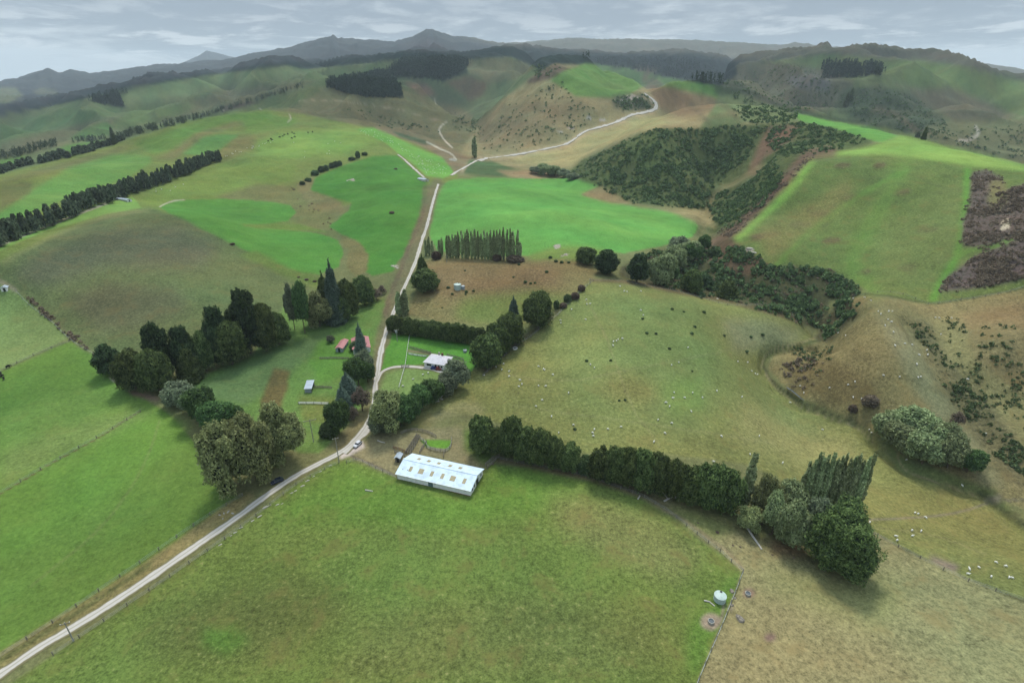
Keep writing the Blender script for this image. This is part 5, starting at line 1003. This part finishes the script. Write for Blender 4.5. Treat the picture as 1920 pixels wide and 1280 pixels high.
# vehicles
def car(px, py, yaw, body, lab, cat='car', name='parked_car', Lc=4.2):
    p = P(px, py); r = empty(name, p + Vector((0, 0, .12)), lab, cat, yaw); r.scale = (.9,) * 3; bm = bmesh.new()
    sec = [(-.5, .35, .62, .80), (-.47, .3, .85, .86), (-.28, .28, .92, .9), (-.12, .28, .92, .9), (.22, .28, .95, .9), (.42, .28, .95, .88), (.5, .35, .7, .8)]
    rings = [[bm.verts.new((x * Lc, y * wd * .95, z)) for y, z in ((-1, z0 + .15), (-.95, z0), (.95, z0), (1, z0 + .15), (.97, z1 - .08), (.9, z1), (-.9, z1), (-.97, z1 - .08))] for x, z0, z1, wd in sec]
    for a, c_ in zip(rings[:-1], rings[1:]):
        for k in range(8): bm.faces.new((a[k], a[(k + 1) % 8], c_[(k + 1) % 8], c_[k]))
    bm.faces.new(rings[0][::-1]); bm.faces.new(rings[-1]); bmesh.ops.recalc_face_normals(bm, faces=bm.faces)
    me = bpy.data.meshes.new('body'); bm.to_mesh(me); bm.free(); me.materials.append(body); link('body', me, r)
    c1 = [(-.24 * Lc, .9), (-.10 * Lc, 1.42), (.30 * Lc, 1.45), (.46 * Lc, .93)]; V = [(x, s * y, z) for s in (-1, 1) for (x, z), y in zip(c1, (.78, .66, .66, .76))]
    cab = poly_part('cabin', V, [(0, 1, 2, 3), (7, 6, 5, 4), (1, 0, 4, 5), (2, 1, 5, 6), (3, 2, 6, 7)], m_glass, r); boxes('car_roof', [(-.11 * Lc, .31 * Lc, -.68, .68, 1.43, 1.49)], body, r)
    for x in (-.31, .30):
        for s in (-1, 1):
            V_, F_ = lathe([(.2, -.11), (.33, -.11), (.33, .11), (.2, .11)], 14); w_ = link('wheel', mesh('wheel', [(a, c_, b_) for a, b_, c_ in V_], F_, m_dark), r, (x * Lc, s * .74, .33))
    for s in (-.6, .6): boxes('headlight', [(-.505 * Lc, -.49 * Lc, s - .14, s + .14, .6, .76)], m_white, r)
m_cw = pmat('white_car_paint', A(232,234,238), .25, .03, 2, .6); m_cd = pmat('dark_blue_car_paint', A(40,48,70), .25, .05, 2, .6)
car(671, 835, R(66), m_cw, 'white hatchback parked on gravel beside the road bend'); car(520, 904, R(40), m_cd, 'dark blue car parked under the big gum trees', Lc=4.6)
car(813, 692, R(175), m_blue, 'blue car parked in front of the farmhouse, left of the red one', Lc=3.); car(822, 693.5, R(172), m_red, 'red car parked in front of the farmhouse', Lc=3.)
# ------------------------------------------------------------ animals
def quad(head):
    pts = [(0, 0, .62), (.32, 0, .62), (-.35, 0, .62), (-.5, 0, .66)] + head; n = len(pts)
    pts += [(.3, .13, .4), (.31, .14, .2), (.31, .14, .02), (.3, -.13, .4), (.31, -.14, .2), (.31, -.14, .02), (-.33, .13, .42), (-.38, .14, .22), (-.34, .14, .02), (-.33, -.13, .42), (-.38, -.14, .22), (-.34, -.14, .02)]
    ed = [(0, 1), (0, 2), (2, 3), (1, 4)] + [(4 + i, 5 + i) for i in range(len(head) - 1)]
    for k, b0 in enumerate((1, 1, 2, 2)): ed += [(b0, n + 3 * k), (n + 3 * k, n + 3 * k + 1), (n + 3 * k + 1, n + 3 * k + 2)]
    rad = [(.24, .25), (.22, .23), (.23, .24), (.1, .1)] + [(.12, .13), (.1, .1), (.05, .05)][:len(head)] + [(.07, .07), (.045, .045), (.04, .04)] * 4
    return pts, ed, rad
def mk(name, head, mat, sub):
    pts, ed, rad = quad(head); me = bpy.data.meshes.new(name); me.from_pydata(pts, ed, []); o = bpy.data.objects.new(name, me); sc.collection.objects.link(o)
    o.modifiers.new('s', 'SKIN')
    for i, r_ in enumerate(rad): me.skin_vertices[0].data[i].radius = r_
    me.skin_vertices[0].data[0].use_root = True; u = o.modifiers.new('u', 'SUBSURF'); u.levels = sub; u.render_levels = sub
    dg = bpy.context.evaluated_depsgraph_get(); dg.update(); out = bpy.data.meshes.new_from_object(o.evaluated_get(dg)); bpy.data.objects.remove(o); out.name = name
    out.materials.clear(); out.materials.append(mat); out.polygons.foreach_set('use_smooth', [True] * len(out.polygons)); print(name, len(out.polygons)); return out
m_wool = pmat('wool', A(236,234,222,.85), .95, .08, 6, .05); m_hide = pmat('black_hide', A(38,36,36), .8, .1, 4, .2)
sheep_up = mk('sheep', [(.5, 0, .78), (.64, 0, .9), (.76, 0, .86)], m_wool, 1); sheep_dn = mk('sheep_grazing', [(.5, 0, .52), (.6, 0, .3), (.66, 0, .14)], m_wool, 1); cow_me = mk('cow', [(.5, 0, .6), (.64, 0, .42), (.72, 0, .25)], m_hide, 1)
nsheep = 0
def sheep(pts, lab, group, scale=.9, me=None, name='sheep', cat='sheep'):
    global nsheep
    for k, (x, y) in enumerate(sorted(pts)):
        p = P(x, y); o = link(name, me or (sheep_dn if rnd(0, 1) < .7 else sheep_up), loc=p); o.rotation_euler = (0, 0, rnd(0, 6.28)); s = scale * rnd(.85, 1.1); o.scale = (s, s, s); tag(o, ordn(k) + ' from the left: ' + lab, cat, group); nsheep += 1
Z5 = lambda L_: [(640 + x / 2.977, 420 + y / 2.977) for x, y in L_]; Z6 = lambda L_: [(1280 + x / 2.977, 420 + y / 2.977) for x, y in L_]; Z2 = lambda L_: [(1280 + x / 2.977, 850 + y / 2.977) for x, y in L_]
sheep(Z5([(1555,350),(1580,378),(1595,382),(1672,378),(1367,425),(1370,450),(1388,448),(1285,480),(1672,485),(1685,512),(1222,540),(1225,555),(1363,535),(1518,660),(1535,655),(1545,647),(1568,642),(1517,682),(1883,775),(1843,790),(1390,787),(1412,805),(1100,797),(1128,812),(1135,818),(1180,843),(863,800),(906,783),(896,815),(936,825),(937,853),(998,875),(992,910),(1008,897),(1100,905),(1140,908),(1268,946),(1120,985),(1087,1020),(1173,1078),(1296,1124),(1412,1150),(1487,1147),(1402,1168),(1407,1187),(1213,1168),(1768,1095),(1845,1115),(1857,943),(1812,1000),(1850,975),(1832,1020),(1562,1135),(1805,1170),(1745,1218)]) +
  Z6([(600,1000),(190,935),(330,968),(780,1150),(215,1187),(427,1185),(30,692),(307,770),(362,775),(385,823),(405,838),(417,842),(10,972),(110,972),(48,1050),(55,945),(1040,1152),(1052,1168)]), 'sheep in the large olive paddock', 'sheep in the large middle paddock')
sheep(Z5([(485,835),(455,843),(400,870),(343,908)]), 'white sheep on the fenced lawn inside the driveway loop', 'sheep on the lawn by the farmhouse')
sheep(Z6([(1050,430),(950,420),(1015,413),(1090,490),(1105,505),(1170,490),(1145,537),(1165,550),(1130,570),(1175,605),(908,625),(867,612),(960,885),(922,900),(818,918),(655,908),(675,945),(950,970),(997,978),(1120,848),(1210,855),(1328,855),(1305,785),(1312,858),(1320,735),(1360,710),(1365,735),(1240,670),(1280,677),(1440,617),(1500,528),(1410,525),(1430,527),(1690,1175),(1185,683),(1150,490),(1530,790),(1590,870)]), 'white sheep on the dry knoll right of the creek', 'sheep on the dry knoll at right')
sheep(Z2([(172,50),(558,55),(375,8),(1248,38),(1330,40),(1560,183),(1295,335),(1312,340),(1355,362),(1043,388),(992,400),(1278,433),(1330,435),(1187,465),(1280,463),(1195,488),(1746,610),(1800,632),(1650,638),(1598,650),(1590,675),(1720,690),(1820,693),(1836,698)]), 'sheep right of the poplar block', 'sheep beyond the huge conifer')
FL = [(672,246),(700,244),(735,262),(775,290),(812,300),(845,322),(838,330),(800,326),(775,300),(745,278),(715,266),(690,256)]
pts = []
while len(pts) < 118:
    x, y = rnd(668, 850), rnd(243, 332)
    if inside(FL, np.array([x]), np.array([y]))[0]: pts.append((x, y))
sheep(pts, 'sheep of the flock above the road end', 'flock on the bright strip at the road end', 1.)
pts = [(400 + rnd(0, 120), 0) for _ in range(26)]; pts = [(x, 299 - (x - 400) * .3 + rnd(-3, 3)) for x, _ in pts] + [(rnd(280, 350), rnd(344, 360)) for _ in range(8)] + [(rnd(525, 640), rnd(262, 300)) for _ in range(9)]
sheep(pts, 'sheep strung out above the long pine belt', 'sheep on the upper left slope', 1.1)
sheep([(503,266),(508,262),(510,264),(525,259),(530,257),(533,254),(540,253),(548,250),(552,252),(547,261),(553,258),(578,250),(586,249)], 'black cow on the upper left slope', 'black cattle on the upper left slope', 2.6, cow_me, 'cow', 'cow')
sheep([(5,707),(8,712),(16,690),(2,703)], 'black cow at the left edge of the green pasture', 'cattle at the left edge', 1.7, cow_me, 'cow', 'cow')
print('animals', nsheep)
# ------------------------------------------------------------ pine belts
def low_crown(n, w_=.5):
    z = rng.uniform(.1, 1, n) ** 1.1; a = rng.uniform(0, 6.28, n); r = w_ * (1.04 - z) ** .4 * rng.uniform(.6, 1.05, n); d = np.stack([np.cos(a), np.sin(a), np.full(n, .5)], 1)
    p = np.stack([r * np.cos(a), r * np.sin(a), z], 1); V = cards(p, d, .12, .5, 1.4, .6); F = np.arange(len(V)).reshape(-1, 4)
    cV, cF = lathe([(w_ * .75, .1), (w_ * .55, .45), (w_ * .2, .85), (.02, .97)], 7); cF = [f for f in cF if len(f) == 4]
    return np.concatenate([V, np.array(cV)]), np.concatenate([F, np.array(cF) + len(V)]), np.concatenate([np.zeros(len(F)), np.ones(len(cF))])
LOW = []
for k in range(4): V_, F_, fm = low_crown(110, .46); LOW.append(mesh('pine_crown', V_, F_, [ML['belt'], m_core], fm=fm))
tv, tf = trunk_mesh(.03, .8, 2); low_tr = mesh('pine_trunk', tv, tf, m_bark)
def belt_line(pts, n, hm, lab, group, rows=1, gap=5, wm=6., trunk=False, jit=1.5):
    g = ground_line(pts, 2.); d = np.linspace(0, len(g) - 1.001, n); i = d.astype(int); f = (d - i)[:, None]; q = g[i] * (1 - f) + g[np.minimum(i + 1, len(g) - 1)] * f
    t = unit(np.gradient(g, axis=0))[i]; nrm = np.stack([-t[:, 1], t[:, 0]], 1)
    if nrm[:, 1].mean() < 0: nrm = -nrm
    lab0 = lab
    for r_ in range(rows):
        for k in range(n):
            lab = ordn(k) + ' from the lower left: ' + lab0 + (', front row' if rows > 1 and r_ == 0 else ', back row' if rows > 1 else '')
            x, y = q[k] + nrm[k] * (r_ * gap) + rng.normal(0, jit, 2); h = hm * rnd(.8, 1.15); loc = (x, y, float(zat(x, y)) - .2); me = LOW[int(rng.integers(4))]; ww = wm * rnd(.85, 1.2)
            if trunk:
                e_ = empty('pine_tree', loc, lab, 'pine', rnd(0, 6), group); c_ = link('crown', me, e_, (0, 0, h * .14)); c_.scale = (ww, ww, h * .88); tr_ = link('trunk', low_tr, e_); tr_.scale = (ww, ww, h)
            else: o = link('pine_tree', me, loc=loc); o.scale = (ww, ww, h); o.rotation_euler = (0, 0, rnd(0, 6)); tag(o, lab, 'pine', group)
belt_line([(-40,470),(0,452),(60,428),(100,411),(200,374),(300,339),(360,317),(404,300)], 92, 11.5, 'dark pine of the long belt', 'pines of the long belt on the left', 2, 6, 6., True)
belt_line([(215,372),(300,338),(360,316),(402,299)], 20, 11.5, 'pine behind the long belt at its upper end', 'pines in the back rows of the long belt', 2, 7, 5, True)
for s_ in range(0): pass
belt_line([(-20,330),(40,312),(100,298),(160,284),(205,272),(230,262)], 74, 8, 'dark pine in the winding shelter belt behind the green ridge', 'pines of the winding upper belt', 1, 5, 9, False, 3)
# ------------------------------------------------------------ plantations and scrub (masses nobody could count)
def mass(name, polys, n, size, mat, lab, cat, tall=False, cardn=16, jit=.8, hfac=.7):
    pos = []; sz = []
    for poly, share in polys:
        xs = [p[0] for p in poly]; ys = [p[1] for p in poly]; k = int(n * share); c = 0; tries = 0
        while c < k and tries < 40:
            x = rng.uniform(min(xs), max(xs), k * 3); y = rng.uniform(min(ys), max(ys), k * 3); ok = inside(poly, x, y); x, y = x[ok], y[ok]; tries += 1
            for a, b_ in zip(x, y):
                if c >= k: break
                q = P(a + float(rng.normal(0, 3)), b_ + float(rng.normal(0, 1.2)))
                if not tall and fbm(np.array([q.x / 16]), np.array([q.y / 16]), 66, 3)[0] < .03 and rnd(0, 1) < .88: 
                    c += .3; continue
                pos.append(q); sz.append(rnd(*size)); c += 1
    T = []
    for v in range(6):
        if tall: V_, F_, _ = low_crown(26, .42); T.append(V_[:26 * 4])
        else:
            d = unit(rng.normal(0, 1, (cardn, 3))); d[:, 2] = np.abs(d[:, 2]); p = d * [.5, .5, hfac] * rng.uniform(.7, 1., (cardn, 1)); T.append(cards(p, d, .26, jit, 1.1))
    Vs = []
    for q, s in zip(pos, sz):
        t = T[int(rng.integers(6))]; a = rnd(0, 6.28); c_, s_ = math.cos(a), math.sin(a); V_ = np.stack([t[:, 0] * c_ - t[:, 1] * s_, t[:, 0] * s_ + t[:, 1] * c_, t[:, 2]], 1)
        V_ = V_ * ([s * .5, s * .5, s] if tall else s) + np.array(q[:]); Vs.append(V_)
    V_ = np.concatenate(Vs); o = link(name, mesh(name, V_, np.arange(len(V_)).reshape(-1, 4), mat), kind='stuff'); tag(o, lab, cat); return o
def strip(pts, w_=3): return [(x, y - w_) for x, y in pts] + [(x, y + w_ * .6) for x, y in reversed(pts)]
mass('shelter_belts', [(strip([(372,222),(420,206),(470,192),(520,176),(565,163)], 2.5), .3), (strip([(-10,300),(30,292),(70,280),(108,270)], 6), .3), (strip([(132,268),(160,264),(198,262)], 2), .12), (strip([(215,262),(260,250),(330,234),(372,222)], 3), .28)], 420, (7, 10), ML['belt'], 'thin dark shelter belts far off behind the green ridge at left', 'shelter belt', True)
mass('pine_plantation', [([(612,163),(640,155),(690,143),(718,138),(736,150),(752,175),(750,184),(700,184),(650,176)], .4), ([(722,140),(752,118),(780,113),(865,113),(880,120),(862,138),(832,154),(806,149),(735,145)], .25), ([(1095,110),(1160,108),(1290,112),(1350,140),(1350,162),(1250,145),(1130,122)], .2), ([(1538,122),(1610,122),(1618,145),(1545,149)], .07), ([(1620,125),(1650,128),(1652,143),(1622,143)], .03), ([(168,190),(212,178),(238,174),(222,184),(236,200),(200,198)], .05)], 3400, (14, 20), ML['dark'], 'dark pine plantation blocks on the hills below the mountains', 'plantation', True)
GUL = [(1165,500),(1230,470),(1300,485),(1360,450),(1450,503),(1490,500),(1560,508),(1620,545),(1595,565),(1560,560),(1530,618),(1500,605),(1400,573),(1250,543)]
mass('scrub', [([(1075,325),(1100,300),(1150,278),(1200,252),(1240,243),(1290,244),(1330,242),(1440,236),(1400,300),(1340,350),(1325,392),(1260,388),(1190,383),(1120,350)], .42), ([(1335,395),(1345,365),(1400,345),(1450,300),(1470,335),(1430,385),(1370,430),(1330,410)], .14), ([(1430,240),(1500,230),(1560,242),(1630,266),(1560,284),(1500,290),(1450,300),(1440,270)], .1), (GUL, .13), ([(1565,575),(1600,560),(1612,590),(1580,625),(1550,640),(1545,620)], .02), ([(1370,200),(1440,198),(1500,215),(1470,232),(1400,230)], .04), ([(1700,600),(1730,605),(1790,690),(1850,760),(1925,850),(1925,900),(1860,850),(1780,740),(1730,660)], .0)], 8500, (1.2, 4.2), ML['scrub'], 'dark green scrub covering the gully sides and the hill behind the bright field', 'scrub', cardn=18)
mass('brown_scrub', [([(1822,325),(1850,320),(1880,335),(1875,360),(1925,350),(1925,478),(1900,460),(1840,470),(1805,460),(1805,420),(1818,380)], .4), ([(1762,550),(1775,522),(1830,482),(1925,455),(1925,520),(1840,540)], .28), (GUL, .12), ([(1515,296),(1530,290),(1470,350),(1420,400),(1370,446),(1345,440),(1400,395),(1460,345)], .14), ([(545,350),(600,380),(640,440),(600,420),(560,390)], .008), ([(40,548),(180,664),(186,672),(110,615)], .03), ([(1460,690),(1500,668),(1560,680),(1545,720),(1490,730)], .03)], 3000, (1., 2.1), ML['heath'], 'brown heathy scrub on the right hill and along the gully edge', 'scrub', cardn=14)
mass('low_scrub', [([(1700,600),(1730,605),(1790,690),(1850,760),(1925,850),(1925,900),(1860,850),(1780,740),(1730,660)], .55), ([(1750,580),(1925,620),(1925,820),(1860,760),(1790,680)], .3), ([(1480,650),(1560,650),(1560,700),(1500,700)], .15)], 750, (.6, 1.9), ML['scrub'], 'low dark scrub clumps on the slope at the right edge', 'scrub', cardn=14)
mass('hill_scrub', [([(950,200),(1050,150),(1080,190),(1130,210),(1060,260),(960,285),(900,285)], .12), ([(1150,182),(1215,180),(1222,205),(1160,208)], .12), ([(1350,150),(1480,120),(1540,140),(1600,190),(1500,215),(1380,190)], .24), ([(1590,170),(1650,165),(1720,185),(1780,235),(1775,262),(1700,250),(1600,225)], .24), ([(860,210),(900,225),(905,260),(850,240)], .05), ([(640,200),(760,225),(840,250),(720,240)], .04), ([(1740,240),(1920,235),(1920,300),(1800,280)], .08), ([(995,124),(1060,125),(1010,150)], .04)], 2600, (2, 5), ML['scrub'], 'dark scrub clumps scattered over the brown hills', 'scrub', cardn=12)
# ------------------------------------------------------------ unseen cover added overhead to shade chosen parts of the land, and the air
m_shade_cloud = bpy.data.materials.new('shade_cloud'); m_shade_cloud.use_nodes = True; nt = m_shade_cloud.node_tree; nt.nodes.clear()
d_ = nt.nodes.new('ShaderNodeBsdfDiffuse'); d_.inputs[0].default_value = (.8, .8, .82, 1); t_ = nt.nodes.new('ShaderNodeBsdfTransparent'); x_ = nt.nodes.new('ShaderNodeMixShader'); x_.inputs[0].default_value = .18
nt.links.new(t_.outputs[0], x_.inputs[1]); nt.links.new(d_.outputs[0], x_.inputs[2]); oo = nt.nodes.new('ShaderNodeOutputMaterial'); nt.links.new(x_.outputs[0], oo.inputs[0])
CZ = 1500.; offx = sdir.x / sdir.z * CZ; offy = sdir.y / sdir.z * CZ
def shade_cloud_verts(cx, cy, rx, ry, seed, nu=28, nv=12):
    V = []
    for i in range(nv + 1):
        ph = math.pi * i / nv
        for j in range(nu):
            th = 2 * math.pi * j / nu; d = np.array([math.sin(ph) * math.cos(th), math.sin(ph) * math.sin(th), math.cos(ph)])
            w_ = 1 + .35 * float(fbm(np.array([d[0] * 1.7 + seed]), np.array([d[1] * 1.7 + d[2]]), 5, 3)[0]); V.append((cx + rx * d[0] * w_, cy + ry * d[1] * w_, CZ + 90 * d[2] * w_))
    return V, [(i * nu + j, (i + 1) * nu + j, (i + 1) * nu + (j + 1) % nu, i * nu + (j + 1) % nu) for i in range(nv) for j in range(nu)]
CV, CF = [], []
for k, (cx, cy, rx, ry) in enumerate([(-900,1900,900,700),(900,2300,900,800),(-150,1450,330,260),(-1900,3600,1500,1200),(300,4200,1700,1300),(2600,4300,1600,1400),(-210,430,170,110),(-480,900,240,170),(900,1250,330,330),(-1500,1200,500,400)]):
    V_, F_ = shade_cloud_verts(cx + offx, cy + offy, rx, ry, k * 3.1); b0 = len(CV); CV += V_; CF += [tuple(b0 + i for i in f) for f in F_]
cl = link('shade_clouds', mesh('shade_clouds', CV, CF, m_shade_cloud, True), kind='structure')
HZ = 6.5e-5
zlo = float(Zt.min()) - 1.5
hz = link('haze', None) if False else None
V, F = [], []; boxm(V, F, -16500, 16500, -16500, 16500, zlo, 900)
hm = bpy.data.materials.new('haze'); hm.use_nodes = True; nt = hm.node_tree; nt.nodes.clear(); pv = nt.nodes.new('ShaderNodeVolumePrincipled'); pv.inputs['Density'].default_value = HZ; pv.inputs['Color'].default_value = (.8, .93, 1, 1); pv.inputs['Anisotropy'].default_value = 0
oo = nt.nodes.new('ShaderNodeOutputMaterial'); nt.links.new(pv.outputs[0], oo.inputs['Volume'])
hz = link('haze', mesh('haze', V, F, hm), kind='stuff'); tag(hz, 'thin bluish haze over the far hills', 'haze')
